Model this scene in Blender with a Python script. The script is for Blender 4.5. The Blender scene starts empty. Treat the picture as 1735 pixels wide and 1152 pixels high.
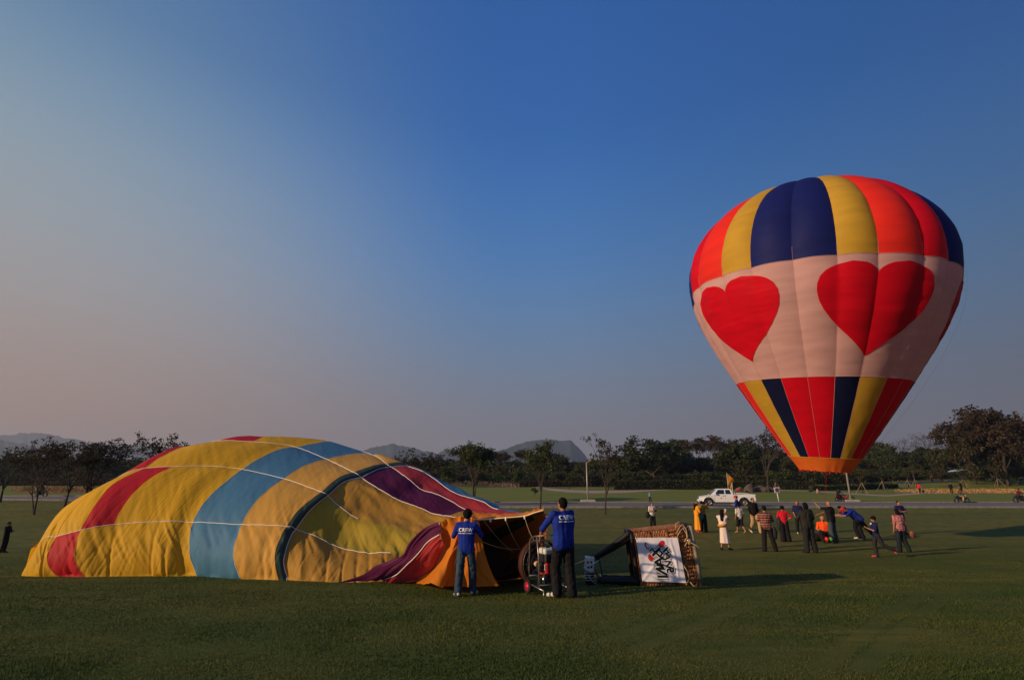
import bpy, bmesh, math, random
import numpy as np
from mathutils import Vector, Matrix, noise as mnoise
from mathutils.bvhtree import BVHTree
random.seed(7); rng = np.random.default_rng(7)
SC = bpy.context.scene
COL = SC.collection
PI = math.pi
# ------------------------------------------------------------------ camera, world, sun, exposure
F = 900.0; TH = math.atan(244/900.0); CT, ST = math.cos(TH), math.sin(TH); CZ = 1.55
cam = bpy.data.cameras.new('camera'); camo = bpy.data.objects.new('camera', cam); COL.objects.link(camo)
cam.sensor_width = 36.0; cam.lens = 36.0*F/1735.0; cam.clip_start = .1; cam.clip_end = 12000
camo.location = (0, 0, CZ); camo.rotation_euler = (PI/2+TH, 0, 0)
SC.camera = camo
SUN_AZ, SUN_EL = math.radians(246), math.radians(16)   # compass style: 0 = +Y, clockwise
world = bpy.data.worlds.new('World'); SC.world = world; world.use_nodes = True
wn, wl = world.node_tree.nodes, world.node_tree.links
wn.clear()
w_out = wn.new('ShaderNodeOutputWorld'); w_bg = wn.new('ShaderNodeBackground'); w_sky = wn.new('ShaderNodeTexSky')
w_sky.sky_type = 'NISHITA'; w_sky.sun_disc = False; w_sky.sun_elevation = SUN_EL; w_sky.sun_rotation = SUN_AZ
w_sky.altitude = 0; w_sky.air_density = 1.0; w_sky.dust_density = 1.0; w_sky.ozone_density = 1.5
w_bg.inputs['Strength'].default_value = .07
w_tc = wn.new('ShaderNodeTexCoord'); w_sep = wn.new('ShaderNodeSeparateXYZ')
wl.new(w_tc.outputs['Generated'], w_sep.inputs[0])
# evening haze: the low sky is greyer and warmer than clear air, the high sky a purer blue
w_ramp = wn.new('ShaderNodeValToRGB'); wl.new(w_sep.outputs['Z'], w_ramp.inputs[0])
cr = w_ramp.color_ramp; cr.interpolation = 'B_SPLINE'
def fill_ramp(cr, R_):
    cr.elements[0].position, cr.elements[0].color = R_[0][0], (*R_[0][1], 1)
    cr.elements[1].position, cr.elements[1].color = R_[-1][0], (*R_[-1][1], 1)
    for p, c in R_[1:-1]:
        e = cr.elements.new(p); e.color = (*c, 1)
fill_ramp(cr, [(0.0, (.20, .16, .15)), (.10, (.185, .17, .185)), (.24, (.115, .195, .31)), (.40, (.052, .175, .41)), (.60, (.016, .105, .36)), (1.0, (.010, .06, .22))])
w_r2 = wn.new('ShaderNodeValToRGB'); wl.new(w_sep.outputs['Z'], w_r2.inputs[0]); w_r2.color_ramp.interpolation = 'B_SPLINE'
fill_ramp(w_r2.color_ramp, [(0.0, (.33, .175, .11)), (.12, (.33, .215, .165)), (.28, (.315, .30, .30)), (.46, (.24, .32, .38)), (.62, (.09, .20, .34)), (1.0, (.02, .07, .24))])
w_m0 = wn.new('ShaderNodeMapRange'); w_m0.interpolation_type = 'SMOOTHSTEP'; wl.new(w_sep.outputs['X'], w_m0.inputs['Value'])
w_m0.inputs['From Min'].default_value = .0; w_m0.inputs['From Max'].default_value = -.72
w_sm = wn.new('ShaderNodeMix'); w_sm.data_type = 'RGBA'; wl.new(w_m0.outputs[0], w_sm.inputs[0]); wl.new(w_ramp.outputs[0], w_sm.inputs[6]); wl.new(w_r2.outputs[0], w_sm.inputs[7])
w_az = wn.new('ShaderNodeMapRange'); wl.new(w_sep.outputs['X'], w_az.inputs['Value'])
w_az.inputs['From Min'].default_value = .1; w_az.inputs['From Max'].default_value = .8
w_az.inputs['To Min'].default_value = 1.0; w_az.inputs['To Max'].default_value = .6
w_sc = wn.new('ShaderNodeVectorMath'); w_sc.operation = 'SCALE'
wl.new(w_sm.outputs[2], w_sc.inputs[0]); wl.new(w_az.outputs[0], w_sc.inputs['Scale'])
w_k = wn.new('ShaderNodeVectorMath'); w_k.operation = 'SCALE'; w_k.inputs['Scale'].default_value = 16.5
wl.new(w_sc.outputs[0], w_k.inputs[0])
w_mix = wn.new('ShaderNodeMix'); w_mix.data_type = 'RGBA'; w_mix.inputs[0].default_value = .96
wl.new(w_sky.outputs[0], w_mix.inputs[6]); wl.new(w_k.outputs[0], w_mix.inputs[7])
wl.new(w_mix.outputs[2], w_bg.inputs['Color']); wl.new(w_bg.outputs[0], w_out.inputs['Surface'])
sun = bpy.data.lights.new('sun', 'SUN'); sun.energy = 5.0; sun.angle = math.radians(1.0); sun.color = (1.0, .70, .42)
suno = bpy.data.objects.new('sun', sun); COL.objects.link(suno)
SDIR = Vector((math.sin(SUN_AZ)*math.cos(SUN_EL), math.cos(SUN_AZ)*math.cos(SUN_EL), math.sin(SUN_EL)))
suno.rotation_euler = SDIR.to_track_quat('Z', 'Y').to_euler()
SC.view_settings.view_transform = 'Standard'; SC.view_settings.look = 'None'
SC.view_settings.exposure = 0; SC.view_settings.gamma = 1; SC.view_settings.use_curve_mapping = False
SC.cycles.use_denoising = True; SC.cycles.max_bounces = 6; SC.cycles.transparent_max_bounces = 12
SC.cycles.volume_bounces = 0; SC.cycles.diffuse_bounces = 3

# ------------------------------------------------------------------ helpers
def sstep(a, b, x):
    t = np.clip((np.asarray(x, float)-a)/(b-a), 0, 1); return t*t*(3-2*t)
GK = np.array([[-4000, -1.3], [-20, -1.3], [0, -1.4], [10, -1.88], [16, -2.28], [22, -2.5], [30, -2.5], [40, -2.48], [49, -2.42], [53, -2.22], [66, -2.12], [86, -1.43], [130, 0], [180, 1.4], [260, 2.6], [600, 4], [5000, 4]])
def G(x, y):
    x = np.asarray(x, float); y = np.asarray(y, float)
    z = np.interp(y, GK[:, 0], GK[:, 1])
    z2 = (np.interp(y-2, GK[:, 0], GK[:, 1])+np.interp(y+2, GK[:, 0], GK[:, 1]))/2
    z = (z+z2)/2 + .7*sstep(-14, -50, x)*sstep(40, 54, y) + 1.7*sstep(35, 110, x)*sstep(88, 150, y)
    return z + CZ
def ray(px, py):
    a = (px-867.5)/F; b = (576-py)/F
    return np.array([a, CT-b*ST, ST+b*CT])
def unp(px, py, Y):
    d = ray(px, py); t = Y/d[1]; return np.array([d[0]*t, Y, CZ+d[2]*t])
_TT = np.geomspace(2, 3000, 420)
def gpt(px, py):                                   # where a line of sight meets the ground
    d = ray(px, py); lo = None;
    q = _TT[:, None]*d; k = np.argmax(CZ+q[:, 2] <= G(q[:, 0], q[:, 1])); k = max(k, 1)
    ts = np.linspace(_TT[k-1], _TT[k], 24); q = ts[:, None]*d; m = np.argmax(CZ+q[:, 2] <= G(q[:, 0], q[:, 1]))
    p = d*ts[m]; return np.array([p[0], p[1], float(G(p[0], p[1]))])
def at(px, D):                                     # ground point in the direction px at distance D along +Y
    x = (px-867.5)/F*(D*CT-1.0*ST); return np.array([x, D, float(G(x, D))])
def z_at(px, py, D): return unp(px, py, D)[2]

def tag(o, label=None, cat=None, group=None, kind=None):
    if label: o['label'] = label
    if cat: o['category'] = cat
    if group: o['group'] = group
    if kind: o['kind'] = kind
    return o
def empty(name, loc=(0, 0, 0), rz=0, label=None, cat=None, group=None, scale=1):
    o = bpy.data.objects.new(name, None); COL.objects.link(o); o.empty_display_size = .1
    o.location = loc; o.rotation_euler = (0, 0, rz); o.scale = (scale,)*3
    return tag(o, label, cat, group)
def link(name, me, parent=None):
    o = bpy.data.objects.new(name, me); COL.objects.link(o)
    if parent: o.parent = parent
    return o
def copy_tree(o, parent=None):
    c = o.copy(); COL.objects.link(c); c.parent = parent
    for ch in o.children: copy_tree(ch, c)
    return c

class MB:
    def __init__(s): s.v = []; s.f = []
    def add(s, vs, fs):
        n = len(s.v); s.v.extend([tuple(map(float, q)) for q in vs]); s.f.extend([tuple(i+n for i in q) for q in fs]); return s
    def box(s, c, d, rz=0, rx=0, ry=0):
        R = Matrix.Rotation(rz, 3, 'Z') @ Matrix.Rotation(ry, 3, 'Y') @ Matrix.Rotation(rx, 3, 'X')
        vs = [Vector(c)+R @ Vector((sx*d[0]/2, sy*d[1]/2, sz*d[2]/2)) for sx in (-1, 1) for sy in (-1, 1) for sz in (-1, 1)]
        return s.add(vs, [(0, 1, 3, 2), (4, 6, 7, 5), (0, 4, 5, 1), (2, 3, 7, 6), (0, 2, 6, 4), (1, 5, 7, 3)])
    def tube(s, pts, rad, n=6, cap=True, closed=False):
        pts = [Vector(p) for p in pts]; m = len(pts)
        if not hasattr(rad, '__len__'): rad = [rad]*m
        vs = []; up = None
        for i, p in enumerate(pts):
            a = pts[(i-1) % m] if (closed or i > 0) else pts[i]
            b = pts[(i+1) % m] if (closed or i < m-1) else pts[i]
            t = (b-a); t = t.normalized() if t.length > 1e-9 else Vector((0, 0, 1))
            if up is None:
                up = Vector((0, 0, 1)) if abs(t.z) < .9 else Vector((1, 0, 0))
            u = t.cross(up); u = u.normalized() if u.length > 1e-6 else t.orthogonal().normalized()
            w = t.cross(u).normalized(); up = -w if w.dot(up) < 0 else w
            for k in range(n):
                an = 2*PI*k/n; vs.append(p+(u*math.cos(an)+w*math.sin(an)*1)*rad[i])
        fs = []
        # keep ring phase consistent by matching nearest vertex
        for i in range(1, m):
            base = vs[(i-1)*n]; ring = vs[i*n:(i+1)*n]
            k0 = min(range(n), key=lambda k: (ring[k]-(pts[i]-pts[i-1])-base).length)
            r1 = ring[k0:]+ring[:k0]
            nxt = vs[(i-1)*n+1]
            if (r1[1]-(pts[i]-pts[i-1])-nxt).length > (r1[-1]-(pts[i]-pts[i-1])-nxt).length and n > 2:
                r1 = [r1[0]]+r1[1:][::-1]
            vs[i*n:(i+1)*n] = r1
        for i in range(m-1 if not closed else m-1):
            for k in range(n):
                a = i*n+k; b = i*n+(k+1) % n; fs.append((a, b, b+n, a+n))
        if closed:
            i = m-1; k0 = min(range(n), key=lambda k: (vs[k]-vs[i*n]).length)
            for k in range(n): fs.append((i*n+k, i*n+(k+1) % n, (k0+k+1) % n, (k0+k) % n))
        elif cap:
            fs.append(tuple(range(n))[::-1]); fs.append(tuple((m-1)*n+k for k in range(n)))
        return s.add(vs, fs)
    def capsule(s, p0, r0, p1, r1, n=10, flat=None):
        p0, p1 = Vector(p0), Vector(p1); ax = p1-p0; L = ax.length
        ax = ax/L if L > 1e-6 else Vector((0, 0, 1))
        u = ax.orthogonal().normalized(); w = ax.cross(u); rings = []
        for a in (-90, -60, -30, 0): rings.append((p0+ax*(math.sin(math.radians(a))*r0), math.cos(math.radians(a))*r0))
        for a in (0, 30, 60, 90): rings.append((p1+ax*(math.sin(math.radians(a))*r1), math.cos(math.radians(a))*r1))
        vs = []; fs = []
        for c, r in rings:
            for k in range(n):
                an = 2*PI*k/n; vs.append(c+(u*math.cos(an)+w*math.sin(an))*max(r, 1e-4))
        for i in range(len(rings)-1):
            for k in range(n):
                a = i*n+k; b = i*n+(k+1) % n; fs.append((a, b, b+n, a+n))
        fs.append(tuple(range(n))[::-1]); fs.append(tuple((len(rings)-1)*n+k for k in range(n)))
        return s.add(vs, fs)
    def ell(s, c, r, n=12, m=8, R=None):
        c = Vector(c); vs = []; fs = []
        for i in range(m+1):
            ph = PI*i/m-PI/2
            for k in range(n):
                an = 2*PI*k/n
                q = Vector((math.cos(ph)*math.cos(an)*r[0]+0, math.cos(ph)*math.sin(an)*r[1], math.sin(ph)*r[2]))
                if i in (0, m): q = Vector((math.cos(an)*r[0]*.02, math.sin(an)*r[1]*.02, math.sin(ph)*r[2]))
                if R: q = R @ q
                vs.append(c+q)
        for i in range(m):
            for k in range(n):
                a = i*n+k; b = i*n+(k+1) % n; fs.append((a, b, b+n, a+n))
        fs.append(tuple(range(n))[::-1]); fs.append(tuple(m*n+k for k in range(n)))
        return s.add(vs, fs)
    def lathe(s, prof, c=(0, 0, 0), n=20, axis='Z', closed=False):
        vs = []; fs = []
        for r, h in prof:
            for k in range(n):
                a = 2*PI*k/n; q = (r*math.cos(a), r*math.sin(a), h)
                if axis == 'X': q = (q[2], q[0], q[1])
                if axis == 'Y': q = (q[1], q[2], q[0])
                vs.append(Vector(c)+Vector(q))
        m = len(prof)
        for i in range(m-1 if not closed else m):
            for k in range(n):
                a = i*n+k; b = i*n+(k+1) % n; j = ((i+1) % m)*n
                fs.append((a, b, j+(k+1) % n, j+k))
        return s.add(vs, fs)
    def prism(s, poly, y0, y1, mp=lambda x, z, y: (x, y, z)):
        n = len(poly); vs = [mp(x, z, y0) for x, z in poly]+[mp(x, z, y1) for x, z in poly]
        fs = [tuple(range(n)), tuple(range(2*n-1, n-1, -1))]+[(i, i+n, (i+1) % n+n, (i+1) % n) for i in range(n)]
        return s.add(vs, fs)
    def mesh(s, name, mat=None, smooth=False):
        me = bpy.data.meshes.new(name); me.from_pydata(s.v, [], s.f)
        if mat: me.materials.append(mat)
        if smooth: me.polygons.foreach_set('use_smooth', [True]*len(me.polygons))
        me.update(); return me
    def build(s, name, mat, parent=None, smooth=False, fixn=False, bevel=0):
        me = s.mesh(name, mat, smooth)
        if fixn:
            bm = bmesh.new(); bm.from_mesh(me); bmesh.ops.recalc_face_normals(bm, faces=bm.faces); bm.to_mesh(me); bm.free()
        o = link(name, me, parent)
        if bevel:
            b = o.modifiers.new('bevel', 'BEVEL'); b.width = bevel; b.segments = 2; b.limit_method = 'ANGLE'
        return o
    def remesh(s, name, mat, parent=None, vox=.014, it=3):
        o = s.build(name, mat, parent, True)
        r = o.modifiers.new('remesh', 'REMESH'); r.mode = 'VOXEL'; r.voxel_size = vox; r.use_smooth_shade = True
        if it:
            m = o.modifiers.new('smooth', 'SMOOTH'); m.factor = .5; m.iterations = it
        return o

def npmesh(name, V, Fq, mat, smooth=True, normals=None):
    V = np.asarray(V, np.float32); Fq = np.asarray(Fq, np.int32); k = Fq.shape[1]
    me = bpy.data.meshes.new(name); me.vertices.add(len(V)); me.vertices.foreach_set('co', V.ravel())
    me.loops.add(Fq.size); me.loops.foreach_set('vertex_index', Fq.ravel())
    me.polygons.add(len(Fq)); me.polygons.foreach_set('loop_start', np.arange(0, Fq.size, k, dtype=np.int32))
    me.polygons.foreach_set('loop_total', np.full(len(Fq), k, np.int32)) if False else None
    me.update(calc_edges=True)
    if smooth: me.polygons.foreach_set('use_smooth', np.ones(len(Fq), bool))
    me.materials.append(mat)
    if normals is not None: me.normals_split_custom_set_from_vertices(np.asarray(normals, np.float32))
    return me
def grid_faces(n, m, wrap=False):
    i, j = np.meshgrid(np.arange(n-1), np.arange(m-1), indexing='ij'); a = (i*m+j).ravel()
    return np.stack([a, a+m, a+m+1, a+1], 1)
def grid_normals(P):
    du = np.gradient(P, axis=0); dv = np.gradient(P, axis=1); N = np.cross(du, dv)
    return N/np.maximum(np.linalg.norm(N, axis=-1, keepdims=True), 1e-9)
_tab = np.random.default_rng(3).random((256, 256))
def vnoise(x, y):
    x = np.asarray(x, float); y = np.asarray(y, float); xi = np.floor(x).astype(int); yi = np.floor(y).astype(int)
    fx = x-xi; fy = y-yi; fx = fx*fx*(3-2*fx); fy = fy*fy*(3-2*fy)
    g = lambda a, b: _tab[a % 256, b % 256]
    return (g(xi, yi)*(1-fx)+g(xi+1, yi)*fx)*(1-fy)+(g(xi, yi+1)*(1-fx)+g(xi+1, yi+1)*fx)*fy-.5

# ------------------------------------------------------------------ materials
MATS = {}
def principled(name, col, rough=.7, metal=0, spec=.3, nscale=0, namt=.15, bump=0, bscale=None, transl=0, coord='Object', stretch=(1, 1, 1), col2=None):
    m = bpy.data.materials.new(name); m.use_nodes = True; n, l = m.node_tree.nodes, m.node_tree.links
    b = n['Principled BSDF']; b.inputs['Base Color'].default_value = (*col, 1); b.inputs['Roughness'].default_value = rough
    b.inputs['Metallic'].default_value = metal; b.inputs['Specular IOR Level'].default_value = spec
    out = n['Material Output']
    if nscale or bump:
        tc = n.new('ShaderNodeTexCoord'); mp = n.new('ShaderNodeMapping'); mp.inputs['Scale'].default_value = stretch
        l.new(tc.outputs[coord], mp.inputs[0])
    csock = None
    if nscale:
        nz = n.new('ShaderNodeTexNoise'); nz.inputs['Scale'].default_value = nscale; nz.inputs['Detail'].default_value = 5
        l.new(mp.outputs[0], nz.inputs['Vector'])
        mx = n.new('ShaderNodeMix'); mx.data_type = 'RGBA'
        c2 = col2 or tuple(c*(1-2*namt) for c in col); c1 = col if col2 else tuple(min(1, c*(1+namt)) for c in col)
        mr = n.new('ShaderNodeMapRange'); mr.inputs[1].default_value = .3; mr.inputs[2].default_value = .7; l.new(nz.outputs[0], mr.inputs[0])
        mx.inputs[6].default_value = (*c2, 1); mx.inputs[7].default_value = (*c1, 1); l.new(mr.outputs[0], mx.inputs[0])
        l.new(mx.outputs[2], b.inputs['Base Color']); csock = mx.outputs[2]
    if bump:
        nb = n.new('ShaderNodeTexNoise'); nb.inputs['Scale'].default_value = bscale or 20; nb.inputs['Detail'].default_value = 4; l.new(mp.outputs[0], nb.inputs['Vector'])
        bp = n.new('ShaderNodeBump'); bp.inputs['Strength'].default_value = 1; bp.inputs['Distance'].default_value = bump
        l.new(nb.outputs[0], bp.inputs['Height']); l.new(bp.outputs[0], b.inputs['Normal'])
    if transl:
        t = n.new('ShaderNodeBsdfTranslucent'); t.inputs['Color'].default_value = (*col, 1)
        if csock: l.new(csock, t.inputs['Color'])
        ms = n.new('ShaderNodeMixShader'); ms.inputs[0].default_value = transl
        l.new(b.outputs[0], ms.inputs[1]); l.new(t.outputs[0], ms.inputs[2]); l.new(ms.outputs[0], out.inputs['Surface'])
    MATS[name] = m; return m
def leafmat(name, col, var=.5, transl=.35):
    m = principled(name, col, .6, spec=.2, transl=transl)
    n, l = m.node_tree.nodes, m.node_tree.links
    g = n.new('ShaderNodeNewGeometry'); oi = n.new('ShaderNodeObjectInfo'); hs = n.new('ShaderNodeHueSaturation')
    mr = n.new('ShaderNodeMapRange'); mr.inputs[3].default_value = 1-var; mr.inputs[4].default_value = 1+var
    l.new(g.outputs['Random Per Island'], mr.inputs[0]); l.new(mr.outputs[0], hs.inputs['Value'])
    mh = n.new('ShaderNodeMapRange'); mh.inputs[3].default_value = .47; mh.inputs[4].default_value = .53; l.new(oi.outputs['Random'], mh.inputs[0]); l.new(mh.outputs[0], hs.inputs['Hue'])
    hs.inputs['Color'].default_value = (*col, 1)
    l.new(hs.outputs[0], n['Principled BSDF'].inputs['Base Color'])
    for q in n:
        if q.type == 'BSDF_TRANSLUCENT': l.new(hs.outputs[0], q.inputs['Color'])
    return m
def M(name, col=None, rough=.7, **k):
    if name in MATS: return MATS[name]
    return principled(name, col, rough, **k)

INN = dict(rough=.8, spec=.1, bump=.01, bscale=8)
FAB = dict(rough=.62, spec=.2, nscale=.9, namt=.06, bump=.008, bscale=7, stretch=(2.6, 1, .45), transl=.35)
fab = {
 'yellow': principled('fabric_yellow', (.82, .47, .022), **FAB),
 'red': principled('fabric_red', (.62, .02, .035), **FAB),
 'blue': principled('fabric_blue', (.085, .25, .43), **FAB),
 'tan': principled('fabric_tan', (.80, .44, .085), **FAB),
 'green': principled('fabric_green', (.05, .10, .09), **FAB),
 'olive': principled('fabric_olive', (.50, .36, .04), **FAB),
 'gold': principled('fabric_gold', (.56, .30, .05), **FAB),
 'purple': principled('fabric_purple', (.12, .015, .07), **FAB),
 'crimson': principled('fabric_crimson', (.50, .05, .06), **FAB),
 'orange': principled('fabric_orange', (.80, .25, .02), **FAB),
 'in_shade_orange': principled('inner_shade_orange', (.36, .11, .02), **INN), 'in_shade_green': principled('inner_shade_green', (.035, .05, .022), **INN), 'in_shade': principled('inner_shade', (.07, .03, .018), **INN),  # inner cloth darkened: shade inside the mouth is put into these colours
 'tape': principled('tape', (.85, .72, .45), .6),
 'white_tape': principled('white_tape', (.9, .85, .78), .6),
}
BF = dict(rough=.62, spec=.15, nscale=.5, namt=.05, bump=.004, bscale=3, stretch=(1, 1, 6), transl=.33)
bal = {
 'navy': principled('balloon_navy', (.012, .02, .16), **BF),
 'yellow': principled('balloon_yellow', (.66, .40, .045), **BF),
 'red': principled('balloon_red', (.72, .004, .02), **BF),
 'scarlet': principled('balloon_scarlet', (.95, .035, .022), **BF),
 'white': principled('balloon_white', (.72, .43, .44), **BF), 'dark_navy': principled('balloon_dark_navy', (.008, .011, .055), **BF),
 'heart': principled('balloon_heart', (.72, .003, .020), **BF),
 'skirt': principled('balloon_skirt', (.90, .19, .03), **BF),
}

# ------------------------------------------------------------------ ground
def ground_material():
    m = bpy.data.materials.new('grass_turf'); m.use_nodes = True; n, l = m.node_tree.nodes, m.node_tree.links
    b = n['Principled BSDF']; b.inputs['Roughness'].default_value = .9; b.inputs['Specular IOR Level'].default_value = .1
    tc = n.new('ShaderNodeTexCoord')
    def noise(scale, st=(1, 1, 1), det=6):
        mp = n.new('ShaderNodeMapping'); mp.inputs['Scale'].default_value = st; l.new(tc.outputs['Object'], mp.inputs[0])
        q = n.new('ShaderNodeTexNoise'); q.inputs['Scale'].default_value = scale; q.inputs['Detail'].default_value = det; l.new(mp.outputs[0], q.inputs['Vector'])
        r = n.new('ShaderNodeMapRange'); r.inputs[1].default_value = .35; r.inputs[2].default_value = .65; l.new(q.outputs[0], r.inputs[0]); return r.outputs[0]
    def mix(f, a, c):
        x = n.new('ShaderNodeMix'); x.data_type = 'RGBA'
        for s, v in ((0, f), (6, a), (7, c)):
            if isinstance(v, tuple): x.inputs[s].default_value = (*v, 1)
            elif isinstance(v, float): x.inputs[s].default_value = v
            else: l.new(v, x.inputs[s])
        return x.outputs[2]
    # patches of green and straw; more straw in the far half paints in sunlight
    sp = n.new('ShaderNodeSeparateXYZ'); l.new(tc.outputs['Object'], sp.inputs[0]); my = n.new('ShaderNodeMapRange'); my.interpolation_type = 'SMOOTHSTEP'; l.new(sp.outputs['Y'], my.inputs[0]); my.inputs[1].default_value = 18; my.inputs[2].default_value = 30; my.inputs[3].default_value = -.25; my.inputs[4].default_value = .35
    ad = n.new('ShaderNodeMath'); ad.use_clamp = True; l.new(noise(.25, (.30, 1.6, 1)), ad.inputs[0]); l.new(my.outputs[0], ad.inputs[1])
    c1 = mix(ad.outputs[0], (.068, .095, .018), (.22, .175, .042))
    c2 = mix(noise(3.0, (.6, 1.5, 1)), c1, (.062, .095, .017))
    c3 = mix(noise(40, (1, 1, 1)), c2, (.11, .115, .030))
    c4 = mix(noise(.8), c2, c3)
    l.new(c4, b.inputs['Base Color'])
    nb = n.new('ShaderNodeTexNoise'); nb.inputs['Scale'].default_value = 60; nb.inputs['Detail'].default_value = 3; l.new(tc.outputs['Object'], nb.inputs['Vector'])
    bp = n.new('ShaderNodeBump'); bp.inputs['Distance'].default_value = .02; l.new(nb.outputs[0], bp.inputs['Height']); l.new(bp.outputs[0], b.inputs['Normal'])
    return m
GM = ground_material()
xs = np.concatenate([-np.geomspace(4000, 60, 30), np.linspace(-55, 55, 111), np.geomspace(60, 4000, 30)])
ys = np.concatenate([-np.geomspace(4000, 30, 20), np.linspace(-25, 140, 220), np.geomspace(145, 4000, 40)])
X, Y = np.meshgrid(xs, ys, indexing='ij'); Z = G(X, Y)
near = (np.abs(X) < 60)*(Y > -20)*(Y < 50)
Z = Z+near*(vnoise(X*.35, Y*.35)*.05)
P = np.stack([X, Y, Z], -1)
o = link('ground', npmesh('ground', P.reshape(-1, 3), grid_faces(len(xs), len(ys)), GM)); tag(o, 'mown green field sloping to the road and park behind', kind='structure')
def Gn(x, y):
    x = np.asarray(x, float); y = np.asarray(y, float)
    return G(x, y)+(np.abs(x) < 60)*(y > -20)*(y < 50)*vnoise(x*.35, y*.35)*.05
# road
LAWN = principled('lawn_grass', (.135, .185, .030), .9, spec=.1, nscale=.35, namt=.2, col2=(.20, .19, .045), bump=.02, bscale=25, stretch=(.35, 1.3, 1))
def strip(name, x0, x1, y0f, y1f, nx, ny, dz, mat, kind='structure', label=None):
    xx = np.linspace(x0, x1, nx); R = []
    for x in xx:
        yy = np.linspace(y0f(x), y1f(x), ny); R.append(np.stack([np.full(ny, x), yy, G(np.full(ny, x), yy)+dz], -1))
    o = link(name, npmesh(name, np.array(R).reshape(-1, 3), grid_faces(nx, ny), mat)); tag(o, label, kind=kind); return o
asph = principled('asphalt', (.20, .175, .155), .95, spec=.08, nscale=2, namt=.12, stretch=(.1, 1, 1))
strip('road', -300, 300, lambda x: 54.2, lambda x: 64.6, 301, 12, .06, asph, label='grey asphalt road crossing behind the field')
kerbm = principled('kerb_concrete', (.26, .245, .23), .85, nscale=3, namt=.15)
for yk, nm in ((54.0, 'near'), (64.75, 'far')):
    kb = MB(); xx = np.arange(-200, 200, 4)
    for x in xx:
        z0 = float(G(x, yk)); z1 = float(G(x+4, yk)); kb.add([(x, yk-.12, z0-.1), (x+3.98, yk-.12, z1-.1), (x+3.98, yk+.12, z1-.1), (x, yk+.12, z0-.1), (x, yk-.12, z0+.16), (x+3.98, yk-.12, z1+.16), (x+3.98, yk+.12, z1+.16), (x, yk+.12, z0+.16)], [(0, 1, 5, 4), (2, 3, 7, 6), (4, 5, 6, 7), (1, 2, 6, 5), (3, 0, 4, 7)])
    tag(kb.build('kerb', kerbm), 'concrete kerb along the %s edge of the road' % nm, kind='structure')
strip('lawn', -320, 320, lambda x: 64.95, lambda x: 132, 161, 40, .02, LAWN, label='green park lawn rising gently behind the road')
# white edge marking worn pieces
wp = principled('road_paint', (.55, .53, .50), .8, nscale=6, namt=.2)
strip('road_marking', 27, 47, lambda x: 57.6, lambda x: 57.85, 24, 2, .067, wp, label='worn white painted line on the grey road')
def pxstrip(name, top, bot, mat, dz=.03, label=None, kind='structure', n=60):
    """a flat sheet on the ground between two edges seen at the given picture points"""
    top = np.array(top, float); bot = np.array(bot, float)
    xx = np.linspace(max(top[0, 0], bot[0, 0]), min(top[-1, 0], bot[-1, 0]), n); V = []
    for x in xx:
        a = gpt(x, np.interp(x, top[:, 0], top[:, 1])); b = gpt(x, np.interp(x, bot[:, 0], bot[:, 1]))
        for t in np.linspace(0, 1, 6):
            q = a*(1-t)+b*t; q[2] = float(G(q[0], q[1]))+dz; V.append(q)
    o = link(name, npmesh(name, V, grid_faces(n, 6), mat)); tag(o, label, kind=kind); return o
pathm = principled('path_sand', (.40, .30, .22), .9, nscale=.5, namt=.1)
pathg = principled('path_grey', (.22, .20, .18), .9, nscale=.5, namt=.1)
pxstrip('path', [(884, 820.5), (905, 823), (930, 827), (960, 829.5), (1000, 831), (1060, 831), (1100, 828.5), (1180, 826), (1215, 826)],
        [(884, 822), (905, 826), (930, 831), (960, 834), (1000, 835.8), (1060, 835), (1100, 832), (1180, 827.8), (1215, 827)], pathm, label='pale pink sand path curving over the far lawn')
pxstrip('path', [(1300, 829.6), (1375, 831.5), (1420, 834.2), (1477, 837.8), (1504, 839), (1533, 836.3), (1568, 834.6), (1735, 833.5), (1800, 833)],
        [(1300, 830.6), (1375, 833), (1420, 836), (1477, 839.8), (1504, 841), (1533, 839), (1568, 836.5), (1735, 835), (1800, 834.5)], pathm, label='pale sand path along the right lawn in front of the straw bed')
pxstrip('path', [(1360, 828), (1440, 825.2), (1500, 820.5), (1560, 815.5), (1620, 811.5), (1735, 808.5), (1800, 807)],
        [(1360, 829.3), (1440, 827.5), (1500, 823.3), (1560, 818.5), (1620, 814), (1735, 810.5), (1800, 809)], pathg, label='grey park lane rising to the right under the hedge')
strawm = principled('straw', (.42, .22, .06), .9, nscale=1.2, namt=.4)
pxstrip('flower_bed', [(20, 829), (60, 832), (100, 830), (250, 828)], [(20, 834), (60, 836), (100, 835.5), (250, 835)], principled('bed_rust', (.30, .12, .04), .9, nscale=.7, namt=.5), label='rust coloured bed beyond the road at far left', dz=.05)

# ------------------------------------------------------------------ mountains
def mountain(name, pts, D, mat, label, seed):
    pts = np.array(pts, float); n = 160; xx = np.linspace(pts[0, 0], pts[-1, 0], n)
    yy = np.interp(xx, pts[:, 0], pts[:, 1])+vnoise(xx*.12+seed, xx*0+seed)*3.0+vnoise(xx*.4+seed, xx*0)*1.4
    m = 26; V = np.zeros((n, m, 3))
    for i in range(n):
        r = ray(xx[i], yy[i]); top = unp(xx[i], yy[i], D)
        h = max(top[2]-5, 1)
        for j in range(m):
            t = j/(m-1)*2-1                                   # -1 front foot, 0 ridge, 1 rear foot
            prof = (1-abs(t))**1.15
            V[i, j] = (top[0]*(1+t*.10), D*(1+t*.10), 5+h*prof*(1+.0*t) + (vnoise(xx[i]*.09+seed+j*.12, j*.3)*h*.30*(1-prof)*min(1, 4*prof)))
        V[i, 0, 2] = V[i, -1, 2] = -5
    o = link(name, npmesh(name, V.reshape(-1, 3), grid_faces(n, m), mat)); tag(o, label, kind='structure')
mtm = principled('forested_slope', (.028, .045, .04), .95, nscale=.01, namt=.3)
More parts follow.
